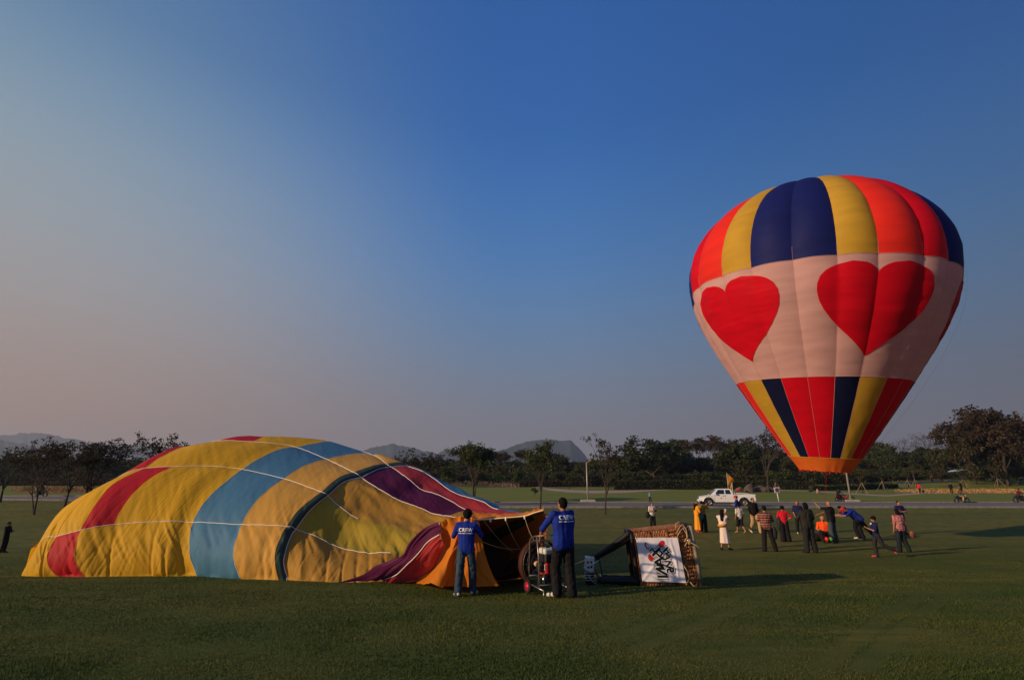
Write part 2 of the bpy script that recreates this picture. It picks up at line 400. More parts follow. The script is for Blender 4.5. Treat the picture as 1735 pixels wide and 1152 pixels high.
mountain('mountain', [(480, 822), (540, 800), (600, 770), (628, 757), (650, 752), (664, 749), (690, 753), (720, 762), (740, 765), (757, 761), (775, 766), (800, 775), (830, 795), (850, 820)], 2900, mtm, 'blue hazy mountain with two low peaks behind the lying envelope', 1)
mountain('mountain', [(770, 822), (800, 785), (830, 768), (860, 756), (885, 747), (915, 740.5), (945, 742), (968, 744), (982, 756), (995, 775), (1010, 795), (1025, 822)], 2500, mtm, 'broad blue mountain behind the two roadside trees at centre', 2)
mountain('mountain', [(-220, 830), (-120, 770), (-50, 742), (0, 741), (20, 747), (45, 749), (65, 758), (90, 770), (140, 790), (190, 822)], 2300, mtm, 'darker hazy ridge at the left edge', 3)
mountain('mountain', [(-160, 822), (-60, 740), (30, 731), (70, 729), (100, 736), (140, 744), (180, 750), (240, 752), (265, 757), (300, 772), (380, 800), (430, 822)], 3300, mtm, 'palest far mountain range at left', 4)
# ------------------------------------------------------------------ haze: evening dust in the air
hz = MB().box((0, 0, 175-4), (9600, 9600, 370))
hm = bpy.data.materials.new('haze'); hm.use_nodes = True; hn, hl = hm.node_tree.nodes, hm.node_tree.links; hn.clear()
ho = hn.new('ShaderNodeOutputMaterial'); hv = hn.new('ShaderNodeVolumePrincipled'); hv.inputs['Density'].default_value = 2.1e-4
hv.inputs['Color'].default_value = (.56, .68, .90, 1); hv.inputs['Anisotropy'].default_value = .2
hl.new(hv.outputs[0], ho.inputs['Volume'])
HAZE = tag(hz.build('haze', hm), 'pale evening haze over the plain', kind='stuff')
# ==SECTIONS==

# ------------------------------------------------------------------ the lying envelope
def cr_interp(A, t):
    """Catmull-Rom through rows of A at float positions t"""
    A = np.asarray(A, float); n = len(A); t = np.clip(t, 0, n-1); i = np.minimum(t.astype(int), n-2); f = (t-i)
    f = f.reshape(f.shape+(1,)*(A.ndim-1))
    p1, p2 = A[i], A[i+1]; p0 = np.where((i > 0).reshape(f.shape), A[np.maximum(i-1, 0)], 2*p1-p2); p3 = np.where((i < n-2).reshape(f.shape), A[np.minimum(i+2, n-1)], 2*p2-p1)
    return .5*((2*p1)+(-p0+p2)*f+(2*p0-5*p1+4*p2-p3)*f**2+(-p0+3*p1-3*p2+p3)*f**3)
# each ring: points up the front from the grass to the skyline; index of the points where the load tapes cross; depth of the front half; roundness
RINGS = [
 ([(36, 976), (37, 972), (40, 966), (44, 960)], {}, .35, 1),
 ([(62, 977), (58, 955), (62, 930), (72, 914), (85, 890), (105, 861)], {1: 3}, 1.2, 1),
 ([(105, 977), (89, 966), (82, 948), (86, 929), (95.5, 909), (120, 870), (160, 832), (208, 805), (250, 780), (288, 763)], {1: 4, 2: 7}, 2.8, 1),
 ([(145, 978), (134.5, 966), (128, 950), (126.5, 929), (135, 897.5), (151, 875), (172, 843), (194, 821), (223, 805), (245, 793.5), (269, 778), (296, 764.6), (317, 755)], {1: 4, 2: 9}, 3.0, 1),
 ([(207, 977), (195, 962), (185, 942), (183, 915), (192, 889.5), (207, 861.5), (229, 834.5), (253, 813), (277, 799.6), (292, 791), (325, 768), (350, 754), (371, 746.5), (398, 741.5)], {1: 4, 2: 9, 3: 12}, 3.2, 1),
 ([(262, 977), (255, 966), (246, 940), (243, 910), (244, 885), (260, 855), (285, 825), (315, 803), (342, 789), (385, 763), (428, 748.2), (450, 739.5)], {1: 4, 2: 8, 3: 10}, 3.4, 1),
 ([(299, 977), (290, 945), (284, 915), (284, 884.5), (300, 855), (322, 825), (348, 803), (372, 790), (415, 765), (462, 750.7), (505, 741)], {1: 3, 2: 7, 3: 9}, 3.5, 1),
 ([(336, 977), (323, 953), (319, 929), (321.6, 904.5), (326, 884.5), (339, 864), (358, 840), (385, 816), (412, 794.5), (440, 778), (475, 762), (503, 757.5), (561, 748)], {1: 4, 2: 8, 3: 11}, 3.5, 1),
 ([(410, 981), (401, 955.7), (397, 937), (401, 912.6), (409, 887), (430, 856), (454, 832), (481, 811), (508, 794), (534.5, 783.4), (553, 778), (599, 770), (634, 771)], {1: 4, 2: 7, 3: 10, 4: 12}, 3.4, 1),
 ([(473, 982.6), (467, 958), (467, 934), (478, 904.5), (486, 890.5), (508, 864), (545, 833.5), (572, 812), (599, 800.5), (634, 790), (655, 786), (682, 784)], {1: 4, 2: 6, 3: 8, 4: 10}, 3.2, 1),
 ([(486, 982.6), (480, 958), (482, 937), (491.5, 907), (502, 892), (524, 864), (556, 838.2), (583, 818), (612.6, 808.8), (640, 796), (664, 792), (690, 790), (697, 791)], {1: 4, 2: 6, 3: 8, 4: 10, 5: 11}, 3.1, .9),
 ([(512, 984), (508, 962), (530, 925), (543, 904), (560, 880), (578, 856.5), (615, 832), (645, 829), (672, 812), (690, 808.5), (712, 797), (722, 799)], {1: 3, 2: 5, 3: 7, 4: 9, 5: 10}, 3.0, .6),
 ([(545, 985), (550, 958), (575, 916.5), (590, 890), (600, 873), (640, 856), (676, 848), (694, 836), (712, 826), (738, 814), (750, 817)], {1: 2, 2: 4, 3: 6, 4: 8, 5: 9}, 2.8, .3),
 ([(580, 986), (592, 962), (628, 929.5), (632, 905), (640, 887), (680, 870), (714, 861), (732, 850), (752, 841), (772, 834), (788, 838)], {1: 2, 2: 4, 3: 6, 4: 8, 5: 9}, 2.4, .1),
 ([(640, 986), (650, 965), (674, 938), (685, 915), (700, 903), (730, 887), (757, 878), (775, 868), (790, 861.5), (812, 851), (828, 853)], {1: 2, 2: 4, 3: 6, 4: 8, 5: 9}, 2.1, .1),
 ([(700, 985), (712, 965), (725, 945), (737, 925), (750, 910), (775, 893), (795, 881.5), (812, 875), (829, 871), (848, 864.5), (862, 864)], {1: 2, 2: 4, 3: 6, 4: 8, 5: 9}, 1.5, .1),
 ([(790, 985), (795, 965), (800, 940), (805, 920), (812, 900), (830, 888), (850, 880), (866, 877), (880, 874), (893, 869.5), (902, 868)], {1: 2, 2: 4, 3: 6, 4: 8, 5: 9}, .9, .1),
]
NJ = 5; SUB = [30, 28, 26, 24, 18, 60]
def ring_world(pts, T, dep, rnd):
    pts = np.array(pts, float); g = gpt(*pts[0]); Y0 = g[1]; ys, ye = pts[0, 1], pts[:, 1].min()
    n = len(pts); e = np.clip((ys-pts[:, 1])/(ys-ye), 0, 1)
    el = 1-np.sqrt(np.clip(1-(.985*e)**2, 0, 1)); el = el/el[-1] if el[-1] > 0 else el
    arc = np.arange(n)/(n-1)
    lin = e**1.1
    yy = Y0+dep*(rnd*el+(1-rnd)*lin)
    # keep depth growing to the skyline
    yy = np.maximum.accumulate(yy)+np.linspace(0, .25*dep, n)*(arc**2)
    W = np.array([unp(p[0], p[1], y) for p, y in zip(pts, yy)]); W[0, 2] = float(Gn(W[0, 0], W[0, 1]))-.03
    # dense front
    t = np.linspace(0, n-1, 200); Fr = cr_interp(W, t)
    top = W[-1]; back = Fr[::-1].copy(); back[:, 1] = top[1]+(top[1]-back[:, 1])*1.0; back[:, 0] = top[0]+(back[:, 0]-top[0])*-.15
    back[:, 2] = np.maximum(back[:, 2], 0)
    L = np.concatenate([Fr, back[1:]]); L[-1, 2] = float(G(L[-1, 0], L[-1, 1]))-.05
    s = np.linspace(0, 2, len(L))                               # 0 front foot, 1 skyline, 2 back foot
    ts = [T[j]/(n-1) if j in T else None for j in range(1, NJ+1)]
    return L, s, ts
RW = [ring_world(*r) for r in RINGS]
# fill in hidden tape crossings on the far side
for L, s, ts in RW:
    known = [(i+1, t) for i, t in enumerate(ts) if t is not None]
    if not known: ts[:] = [.35, .7, 1.0, 1.25, 1.5]
    last = known[-1][1] if known else 1.5
    for j in range(NJ):
        if ts[j] is None: last = max(1.03, last+.07); ts[j] = last
vrow = []
for L, s, ts in RW:
    kn = [0]+list(ts)+[2.0]; q = []
    for a in range(6): q += list(np.linspace(kn[a], kn[a+1], SUB[a], endpoint=False))
    q.append(2.0); q = np.array(q)
    vrow.append(np.stack([np.interp(q, s, L[:, k]) for k in range(3)], -1))
vrow = np.array(vrow)                                           # rings x V x 3
RSUB = 28
tt = np.linspace(0, len(RINGS)-1, (len(RINGS)-1)*RSUB+1)
EP = cr_interp(vrow, tt)
def smooth_rows(A, it):
    for _ in range(it):
        B = A.copy(); B[:, 1:-1] = (A[:, :-2]+2*A[:, 1:-1]+A[:, 2:])/4; A = B
    return A
EP = smooth_rows(EP, 10)
EN = grid_normals(EP); 
if (EN[:, 60, 1].mean()) > 0: EN = -EN; EFLIP = True
else: EFLIP = False
nu, nv = EP.shape[:2]
kn = np.cumsum([0]+SUB)
vv = np.arange(nv); gore = np.searchsorted(kn, vv, side='right')-1; gore = np.clip(gore, 0, 5)
fr = (vv-kn[gore])/np.array(SUB)[gore]
U = tt[:, None]; Vp = (vv/nv)[None, :]*1.0
puff = np.sin(np.clip(fr, 0, 1)*PI)[None, :]**.7*np.array([.03, .05, .035, .03, .03, .0])[gore][None, :]
puff = puff*sstep(.5, 3, U)*(1-.75*sstep(9.5, 11, U))
# ring seams also pinch a little
arc = np.concatenate([np.zeros((nu, 1)), np.cumsum(np.linalg.norm(np.diff(EP, axis=1), axis=-1), 1)], 1)   # height up the cloth
xw = EP[:, :, 0]
low = np.exp(-arc/1.1)
wr = low*(vnoise(xw*2.3+arc*.35, arc*.35)*.14+vnoise(xw*6+arc*.9, arc*.5+5)*.055)
wr = wr+(.3+.7*low)*vnoise(xw*9+arc*3.5, arc*1.2+xw)*.020+vnoise(xw*15+arc*9, arc*1.1+xw)*.008+vnoise(xw*1.1-arc*.5, arc*.8)*.05*np.exp(-((arc-1.2)/.9)**2)
# tension creases running down from the first tape
crease = np.exp(-((arc-1.0)/.5)**2)*np.abs(vnoise(xw*7+arc*5, arc*.6+9))*.07
wr = wr-crease
# sharp hanging creases in the slack cloth near the grass, and puckers where the tapes pull
rg = 1-np.abs(vnoise(xw*3.1+arc*.7+20, arc*.35+3))*2; wr = wr-low*np.clip(rg-.72, 0, 1)*.20
rg2 = 1-np.abs(vnoise(xw*6.3-arc*1.3+50, arc*.6+9))*2; wr = wr-(.25+low)*np.clip(rg2-.80, 0, 1)*.07
tp = np.minimum(fr, 1-fr)[None, :]; wr = wr+np.exp(-(tp/.16)**2)*vnoise(xw*11+tp*6, tp*2+gore[None, :]*7)*.010*sstep(0, .4, arc)
hollow = sstep(9.6, 11, U)*(1-sstep(14.5, 16, U))
wr = wr+hollow*(vnoise(xw*1.3+3, arc*1.6)*.13+vnoise(xw*3.4+arc*2, arc*3.3+2)*.04)
# billowed dent between the ring seam and the mouth
dent = np.exp(-(((U-11.6)/1.5)**2+((Vp-.19)/.10)**2))*.28
bump = np.exp(-(((U-13.0)/.8)**2+((Vp-.26)/.05)**2))*.08
base = sstep(0, .12, arc)
EP = EP+EN*((puff+wr)*base*sstep(.2, 1.6, U)-dent*base+bump)[..., None]
zg = Gn(EP[:, :, 0], EP[:, :, 1]); EP[:, :, 2] = np.maximum(EP[:, :, 2], zg-.02)
EN = grid_normals(EP)*(-1 if EFLIP else 1)
ENV = empty('balloon_envelope', (0, 0, 0), 0, 'huge half inflated yellow, red and blue balloon envelope lying on the grass', 'balloon envelope')
BASECOL = {}
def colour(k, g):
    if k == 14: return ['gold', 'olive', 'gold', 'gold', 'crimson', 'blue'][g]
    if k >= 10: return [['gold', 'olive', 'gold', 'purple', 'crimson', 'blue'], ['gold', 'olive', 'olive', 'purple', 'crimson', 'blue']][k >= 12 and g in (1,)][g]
    if k in (2,): return 'red' if g in (0, 2) else 'yellow'
    if k == 3: return 'red' if g == 1 else 'yellow'
    if k == 4: return 'red' if g == 3 else 'yellow'
    if k == 7: return 'blue'
    if k == 8: return 'tan'
    if k == 9: return 'green'
    return 'yellow'
cols_per = []
bands = [(0, 1), (1, 2), (2, 3), (3, 4), (4, 5), (5, 6), (6, 7), (7, 8), (8, 9), (9, 10), (10, 14), (14, 16)]
for k0, k1 in bands:
    for g in range(6):
        a, b = k0*RSUB, k1*RSUB+1; c, d = kn[g], min(kn[g+1]+1, nv)
        Pp = EP[a:b, c:d]; Np = EN[a:b, c:d]
        fq = grid_faces(*Pp.shape[:2]); fq = fq if not EFLIP else fq[:, ::-1]
        me = npmesh('panel', Pp.reshape(-1, 3), fq, fab[colour(k0, g)], True, Np.reshape(-1, 3)); link('panel', me, ENV)
def tape_from(points, w, name='load_tape', mat='white_tape', parent=ENV, off=None):
    b = MB(); b.tube(points, w, 5); return b.build(name, fab[mat], parent, True)
for j in range(1, 6):
    c = kn[j]; pts = EP[::2, c]+EN[::2, c]*.006
    a = 14 if j < 3 else (40 if j == 3 else 90); e = len(pts)-16 if j > 2 else (13*RSUB+4)//2+(10 if j == 1 else -12)
    tape_from([tuple(p) for p in pts[a:e]], .0075)
for k, w in ((10, .009),):
    pts = EP[k*RSUB, ::2]+EN[k*RSUB, ::2]*.006; tape_from([tuple(p) for p in pts[:85]], w, 'ring_tape')
for k in (2, 3, 7, 8, 9):
    pts = EP[k*RSUB, ::2]+EN[k*RSUB, ::2]*.002
    b = MB(); b.tube([tuple(p) for p in pts[:110]], .0065, 4); b.build('seam', fab[{2: 'yellow', 3: 'yellow', 7: 'tape', 8: 'tape', 9: 'tan'}[k]], ENV, True)
# ---- folded cloth in front: purple, crimson and the orange scoop
def patch(curves, depth, nu_, nv_, wamp, freq, seed, name, mats, splits, tapes=()):
    """curves: list of polylines bottom->top in picture points; depth: per curve (bottom None = on the grass, top Y)"""
    Cw = []
    for pts, (yb, yt) in zip(curves, depth):
        pts = np.array(pts, float); n = len(pts); g = gpt(*pts[0]); y0 = g[1] if yb is None else yb
        yy = np.linspace(y0, yt, n); W = np.array([unp(p[0], p[1], q) for p, q in zip(pts, yy)])
        if yb is None: W[0, 2] = g[2]
        for q in W: q[2] = max(q[2], float(Gn(q[0], q[1]))+.01)
        Cw.append(cr_interp(W, np.linspace(0, n-1, nv_)))
    Cw = np.array(Cw); Pp = cr_interp(Cw, np.linspace(0, len(curves)-1, nu_)); N = grid_normals(Pp)
    if N[..., 1].mean() > 0: N = -N; fl = True
    else: fl = False
    u = np.linspace(0, 1, nu_)[:, None]; v = np.linspace(0, 1, nv_)[None, :]
    edge = (np.sin(u*PI)**.5*.8+.2)
    h = (vnoise(u*freq+seed+v*1.2, v*1.6)*wamp+vnoise(u*freq*2.7+seed+v*2, v*3)*wamp*.45+vnoise(u*freq*5+v*5, v*9+seed)*wamp*.14)*edge
    Pp = Pp+N*h[..., None]; Pp[..., 2] = np.maximum(Pp[..., 2], Gn(Pp[..., 0], Pp[..., 1])+.006)
    N = grid_normals(Pp)*(-1 if fl else 1)
    for (a, b), mname in zip(splits, mats):
        ia, ib = int(a*(nu_-1)), int(b*(nu_-1))+1; q = Pp[ia:ib]; fq = grid_faces(*q.shape[:2]); fq = fq[:, ::-1] if fl else fq
        link(name, npmesh(name, q.reshape(-1, 3), fq, fab[mname], True, N[ia:ib].reshape(-1, 3)), ENV)
    for t, a, b in tapes:
        i = int(t*(nu_-1)); tape_from([tuple(p) for p in (Pp[i, int(a*nv_):int(b*nv_)]+N[i, int(a*nv_):int(b*nv_)]*.008)], .009)
    return Pp, N
patch([[(575, 986), (615, 973), (637, 958), (669, 946), (682.6, 939.5), (691, 923), (704, 907), (723, 892), (745, 883)],
       [(615, 987), (640, 979), (660, 962), (686, 945), (698, 930), (712, 913), (730, 898), (746, 892)],
       [(650, 987), (672, 973), (688, 958), (707, 939.5), (725.6, 918), (746, 906)],
       [(676, 986), (695, 970), (712, 955), (727, 938), (749, 915)],
       [(700, 984), (717.6, 974.5), (736, 958), (749, 934), (754, 925)]],
      [(None, 10.75), (None, 10.7), (None, 10.6), (None, 10.6), (None, 10.6)], 90, 70, .12, 4.5, 3.1, 'fold_panel', ['purple', 'crimson'], [(0, .5), (.5, 1)], [(.5, .03, 1)])
OP, ON = patch([[(699, 984), (717, 975), (735, 959), (748, 935), (753.5, 924), (748, 905), (744.5, 883)],
       [(728, 989), (745, 966), (758, 940), (766, 922), (768, 902), (768, 876.5)],
       [(758, 992), (768, 965), (776, 935), (782, 905), (790, 875)],
       [(790, 994), (793, 965), (798, 930), (802, 900), (808, 879)],
       [(846, 992), (836, 976), (824, 945), (816, 912), (812, 882)]],
      [(None, 10.65), (10.55, 10.55), (10.5, 10.5), (10.5, 10.5), (10.55, 10.6)], 110, 80, .20, 5.5, 8.3, 'scoop_panel', ['orange', 'orange'], [(0, .5), (.5, 1)], [(0.0, .02, .99), (.5, .3, .98)])
# orange lip along the top of the mouth, from the left crewman's hands to the right crewman's
TOPL = [(790, 874, 10.5), (808, 880, 10.5), (831, 879, 10.5), (854, 877, 10.45), (888, 874, 10.4), (905, 868.5, 10.33), (921, 864, 10.28)]
back = [(795, 866, 11.0), (812, 868, 11.0), (833, 869.5, 10.95), (856, 871, 10.9), (884, 869.5, 10.8), (903, 865, 10.6), (922, 861.5, 10.42)]
A = cr_interp(np.array([unp(*p) for p in TOPL]), np.linspace(0, 6, 60)); B = cr_interp(np.array([unp(*p) for p in back]), np.linspace(0, 6, 60))
Q = np.stack([A*(1-t)+B*t+np.array([0, 0, .03*math.sin(t*PI)]) for t in np.linspace(0, 1, 8)], 1)
Q[:, 1:-1, 2] += vnoise(np.arange(60)[:, None]*.3, np.arange(8)[None, 1:-1]*.5)*.05
link('scoop_lip', npmesh('scoop_lip', Q.reshape(-1, 3), grid_faces(60, 8), fab['orange']), ENV)
tape_from([tuple(p+np.array([0, -.008, 0])) for p in A], .012, 'mouth_rope', 'tape')
# mouth tube: the inside of the envelope seen through the opening
RIM = [(812, 960, None, 10.6), (811, 920, 10.6, 0), (812, 900, 10.55, 0), (808, 881, 10.52, 0), (831, 879.5, 10.5, 0), (854, 877.5, 10.46, 0), (888, 874.5, 10.41, 0), (905, 869, 10.34, 0), (919, 865, 10.3, 0), (927, 885, 10.6, 0), (924, 915, 10.9, 0), (914, 945, 11.2, 0), (904, 966, 11.5, 0), (893, 980, None, 0), (862, 983, None, 0), (835, 987, None, 0)]
rimw = []
for px, py, Yv, alt in RIM:
    p = gpt(px, py) if (Yv is None and not alt) else unp(px, py, Yv or alt)
    p[2] = max(p[2], float(Gn(p[0], p[1]))+.015); rimw.append(p)
rimw = np.array(rimw); nr = len(rimw)
clr = cr_interp(np.concatenate([rimw, rimw[:1]]), np.linspace(0, nr, 97)); clr = clr[:-1]
cen = np.array([-1.0, 12.2, .0]); ang = np.linspace(0, 2*PI, 96, endpoint=False)
rc = clr.mean(0); an0 = np.arctan2(clr[:, 2]-rc[2], clr[:, 0]-rc[0])
endr = np.stack([cen[0]+.95*np.cos(an0), np.full(96, cen[1]), cen[2]+.5*np.sin(an0)], 1); endr[:, 2] = np.maximum(endr[:, 2], G(endr[:, 0], endr[:, 1])+.02)
TU = []
for t in np.linspace(0, 1, 24):
    w = t; q = clr*(1-w)+endr*w; q[:, 2] += np.clip(np.minimum(np.arange(96)-76, 97-np.arange(96))/6, 0, 1)*.20*math.sin(min(1, t*2.2)*PI)*(1+.5*np.sin(np.arange(96)*1.1)); wob = vnoise(np.arange(96)*.22, np.full(96, t*3.0))*.12*math.sin(min(1, t*3)*PI/2); q = q+((q-q.mean(0))*wob[:, None]); q[:, 2] = np.maximum(q[:, 2], Gn(q[:, 0], q[:, 1])+.012); TU.append(q)
TU = np.array(TU)
def tube_part(name, r0, r1, c0, c1, m):
    idx = [i % 96 for i in range(c0, c1+1)]; q = TU[r0:r1+1][:, idx]
    link(name, npmesh(name, q.reshape(-1, 3), grid_faces(*q.shape[:2]), fab[m]), ENV)
for c0, c1, m2 in ((0, 24, 'in_shade'), (24, 36, 'in_shade_orange'), (36, 50, 'in_shade_green'), (50, 62, 'in_shade_orange'), (62, 80, 'in_shade'), (80, 96, 'orange')):
    tube_part('inner_scoop', 0, 4, c0, c1, 'orange' if c0 >= 80 else 'in_shade_orange'); tube_part('inner_panel_and_cap', 4, 23, c0, c1, m2)
eb = MB(); eb.add([tuple(p) for p in TU[-1]], [tuple(range(96))]); eb.build('inner_panel_and_cap', fab['in_shade'], ENV)  # added dark end cap, keeps light from leaking into the tube
for (a, b) in (((820, 882, 10.5), (870, 935, 11.6)), ((856, 879, 10.45), (882, 930, 11.2)), ((889, 876, 10.4), (905, 915, 10.6)), ((812, 915, 10.6), (880, 930, 11.2))):
    p, q = unp(*a), unp(*b); b_ = MB(); b_.tube([tuple(p*(1-t)+q*t+np.array([0, 0, -.05*math.sin(t*PI)])) for t in np.linspace(0, 1, 8)], .004, 4); b_.build('scoop_line', fab['tape'], ENV)
for px, py, Yv in ((831, 881, 10.48), (857, 879, 10.43), (889, 876, 10.38)):
    p = unp(px, py, Yv); MB().ell(p, (.018, .012, .04)).build('tie', fab['white_tape'], ENV, True)
# ------------------------------------------------------------------ the standing balloon
KB = 1.085; BO = np.array([12.8867*KB, 22.5*KB, (2.106-1.55)*KB+1.55]); AX = np.array([.03106, -.09426, .99506]); AX /= np.linalg.norm(AX)
E1 = np.cross([0, 1, 0], AX); E1 /= np.linalg.norm(E1); E2 = np.cross(AX, E1)
PH = -2.549; NG = 20
off = {-4: .4, -3: .35, -2: .14, -1: .28, 0: .14, 1: .09, 2: -.02, 3: -.2, 4: -.16, 5: -.3, 6: -.12, 7: 0, 12: 0, 15: .4, 16: .4}
def theta(a):
    a = np.asarray(a, float); o = np.interp(a, sorted(off), [off[k] for k in sorted(off)]); return PH+2*PI*(a+o)/NG
hk = np.array([0, .26, .52, 1.5, 2.5, 3.53, 4.6, 5.6, 6.5, 7.1, 7.6, 8.1]); rk = np.array([.95, 1.13, 1.33, 1.97, 2.6, 3.22, 3.83, 4.36, 4.74, 4.92, 5.01, 5.05])
def prof(h):
    h = np.asarray(h, float); r = np.interp(h, hk, rk)
    r = (np.interp(h-.15, hk, rk)+r+np.interp(h+.15, hk, rk))/3
    r = np.where(h < .6, np.interp(h, hk, rk), r)
    top = 5.05*np.sqrt(np.clip(1-((h-8.1)/4.15)**2, 0, 1)); return np.where(h > 8.1, top, r)
def bal_pt(a, h, off_=0, bulge=True):
    a = np.asarray(a, float); h = np.asarray(h, float); s = a-np.floor(a); r = prof(h)
    am = .012+.012*sstep(1.5, 6, h)+.02*sstep(7.4, 9.5, h)
    if bulge: r = r*(1-.012*np.sin(s*PI)*0 + am*(np.sin(s*PI)**.8-.5))
    sc = np.where(h < .6, 0, 1)
    r = r+vnoise(a*3+h*.6, h*5+a)*.02*sc+vnoise(a*1.2, h*11)*.016*sc*sstep(3, 6, h)
    th = theta(a); r = r+off_
    return BO+KB*(AX*h[..., None]+r[..., None]*(np.cos(th)[..., None]*E1+np.sin(th)[..., None]*E2))
BAL = empty('standing_balloon', tuple(BO*0), 0, 'upright small hot air balloon with red hearts on a white band above the crowd', 'hot air balloon')
up_c = {-4: 'navy', -3: 'red', -2: 'scarlet', -1: 'yellow', 0: 'navy', 1: 'navy', 2: 'yellow', 3: 'scarlet', 4: 'red', 5: 'navy', 6: 'yellow', 7: 'red', 8: 'red', 9: 'yellow', 10: 'navy', 11: 'navy', 12: 'yellow', 13: 'red', 14: 'red', 15: 'yellow'}
lo_c = {-4: 'red', -3: 'scarlet', -2: 'yellow', -1: 'navy', 0: 'red', 1: 'red', 2: 'navy', 3: 'yellow', 4: 'red', 5: 'red', 6: 'navy', 7: 'yellow', 8: 'red', 9: 'red', 10: 'navy', 11: 'yellow', 12: 'red', 13: 'red', 14: 'navy', 15: 'yellow'}
def HAf(a):
    a = np.asarray(a, float); return 7.585-.75*np.where(a < 2, sstep(2.0, 4.0, -a), sstep(5.2, 7.5, a))
def bal_panel(name, a0, a1, h0, h1, m, na=14, nh=40, dome=False):
    aa = np.linspace(a0, a1-1e-6, na)
    if dome: hh = 8.1+4.15*np.sin(np.linspace(math.asin((h0-8.1)/4.15), PI/2*.992, nh))
    else: hh = np.linspace(h0, h1, nh)
    A_, H_ = np.meshgrid(aa, hh, indexing='ij')
    if h1 == HA: H_ = h0+(H_-h0)*((HAf(A_)-h0)/(HA-h0))
    Pp = bal_pt(A_, H_)
    # butt neighbours exactly on the seam
    N = grid_normals(Pp); c = Pp-BO; rad = c-(c@AX)[..., None]*AX
    fl = (N*rad).sum(-1).mean() < 0; fq = grid_faces(*Pp.shape[:2])
    link(name, npmesh(name, Pp.reshape(-1, 3), fq[:, ::-1] if fl else fq, bal[m]), BAL)
HA, HB, HC = 7.585, 3.53, .52
for g in range(-4, 16):
    bal_panel('upper_panel', g, g+1, HA, 12.2, up_c[g], 14, 44, True) if False else None
    aa = np.linspace(g, g+1-1e-6, 14); hh = np.concatenate([np.linspace(HA, 8.1, 8)[:-1], 8.1+4.15*np.sin(np.linspace(0, PI/2*.993, 36))])
    A_, H_ = np.meshgrid(aa, hh, indexing='ij'); H_ = np.where(H_ < 8.1, 8.1-(8.1-H_)*(8.1-HAf(A_))/(8.1-HA), H_); Pp = bal_pt(A_, H_); fq = grid_faces(14, len(hh))
    N = grid_normals(Pp); c = Pp-BO; fl = (N*c).sum(-1).mean() < 0
    link('upper_panel', npmesh('upper_panel', Pp.reshape(-1, 3), fq[:, ::-1] if fl else fq, bal[up_c[g]]), BAL)
    bal_panel('middle_panel', g, g+1, HB, HA, 'white', 14, 60)
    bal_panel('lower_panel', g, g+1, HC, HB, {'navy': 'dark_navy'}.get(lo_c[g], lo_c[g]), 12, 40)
    s = MB(); s.tube([tuple(p) for p in bal_pt(np.full(50, g+.0), np.linspace(HC, 8.1, 50), .004)], .0055, 4); s.build('load_tape', bal['white'] if True else None, BAL)
def ringline(h, r, m, nm='ring_seam'):
    s = MB(); s.tube([tuple(p) for p in bal_pt(np.linspace(-4, 16, 240, endpoint=False), HAf(np.linspace(-4, 16, 240, endpoint=False)) if h == HA else np.full(240, h), .005)], r, 4, closed=True); s.build(nm, m, BAL)
ringline(HA, .012, bal['white']); ringline(HB, .012, bal['white']); ringline(HC, .014, bal['yellow'])
# skirt: one band with a flared flat-faced cut and scalloped tabs
A_, H_ = np.meshgrid(np.linspace(-4, 16, 161), np.linspace(0, HC, 8), indexing='ij')
Pp = bal_pt(A_, H_, 0, False); wv = np.sin(A_*PI)**2*.02+vnoise(A_*2.3, H_)*.04
Pp = Pp-KB*AX*((1-H_/HC)*wv)[..., None]
link('skirt', npmesh('skirt', Pp.reshape(-1, 3), grid_faces(161, 8)[:, ::-1], bal['skirt']), BAL)
for g in range(-4, 16, 1):
    p = bal_pt(np.array([g+0.0]), np.array([0.0]))[0]; p2 = p-AX*.11
    MB().tube([tuple(p+AX*.03), tuple((p+p2)/2), tuple(p2)], [.03, .026, .006], 5).build('tab', bal['red'], BAL)
# hearts: sewn-on cloth, centred on every fourth seam
def heart_half(a_c, sgn, nv_=60, nh_=16):
    ys_ = np.linspace(0, 1, nv_); V = []
    # outline of one half measured from the picture: width at each height (0 tip, 1 top)
    hy = np.array([0, .04, .1, .2, .3, .4, .5, .6, .7, .78, .86, .92, .96, .985, 1.0]); hx = np.array([0, .09, .22, .43, .63, .79, .905, .975, 1.0, .99, .94, .85, .74, .62, .45])
    for y in ys_:
        xo = np.interp(y, hy, hx); xi = 0.0
        if y > .86: q = (y-.86)/.14; xi = .42*(1-math.sqrt(max(0, 1-q*q)))*1.0
        V.append([(a_c+sgn*(xi+(xo-xi)*t)*((1.2 if sgn < 0 else 1.62) if a_c == -1 else (1.5 if sgn < 0 else 1.42)), 4.22+y*3.12) for t in np.linspace(0, 1, nh_)])
    V = np.array(V); Pp = bal_pt(np.where(sgn > 0, np.maximum(V[..., 0], a_c+1e-6), np.minimum(V[..., 0], a_c-1e-6)), V[..., 1], .022)
    N = grid_normals(Pp); c = Pp-BO; fl = (N*c).sum(-1).mean() < 0; fq = grid_faces(nv_, nh_)
    return Pp, fq[:, ::-1] if fl else fq
for a_c in (-5, -1, 3, 7, 11):
    VV = []; FF = []
    for sgn in (-1, 1):
        Pp, fq = heart_half(a_c if a_c > -5 else 15, sgn); FF.append(fq+sum(len(v) for v in VV)); VV.append(Pp.reshape(-1, 3))
    link('heart', npmesh('heart', np.concatenate(VV), np.concatenate(FF), bal['heart']), BAL)
hb = unp(1395.5, 852, gpt(1414, 919)[1]+.1); sk = bal_pt(np.array([1.6]), np.array([0.]))[0]
b_ = MB(); b_.tube([tuple(sk), tuple((sk+hb)/2+np.array([.02, 0, -.03])), tuple(hb)], .008, 5); b_.build('handling_line', bal['red'], BAL)
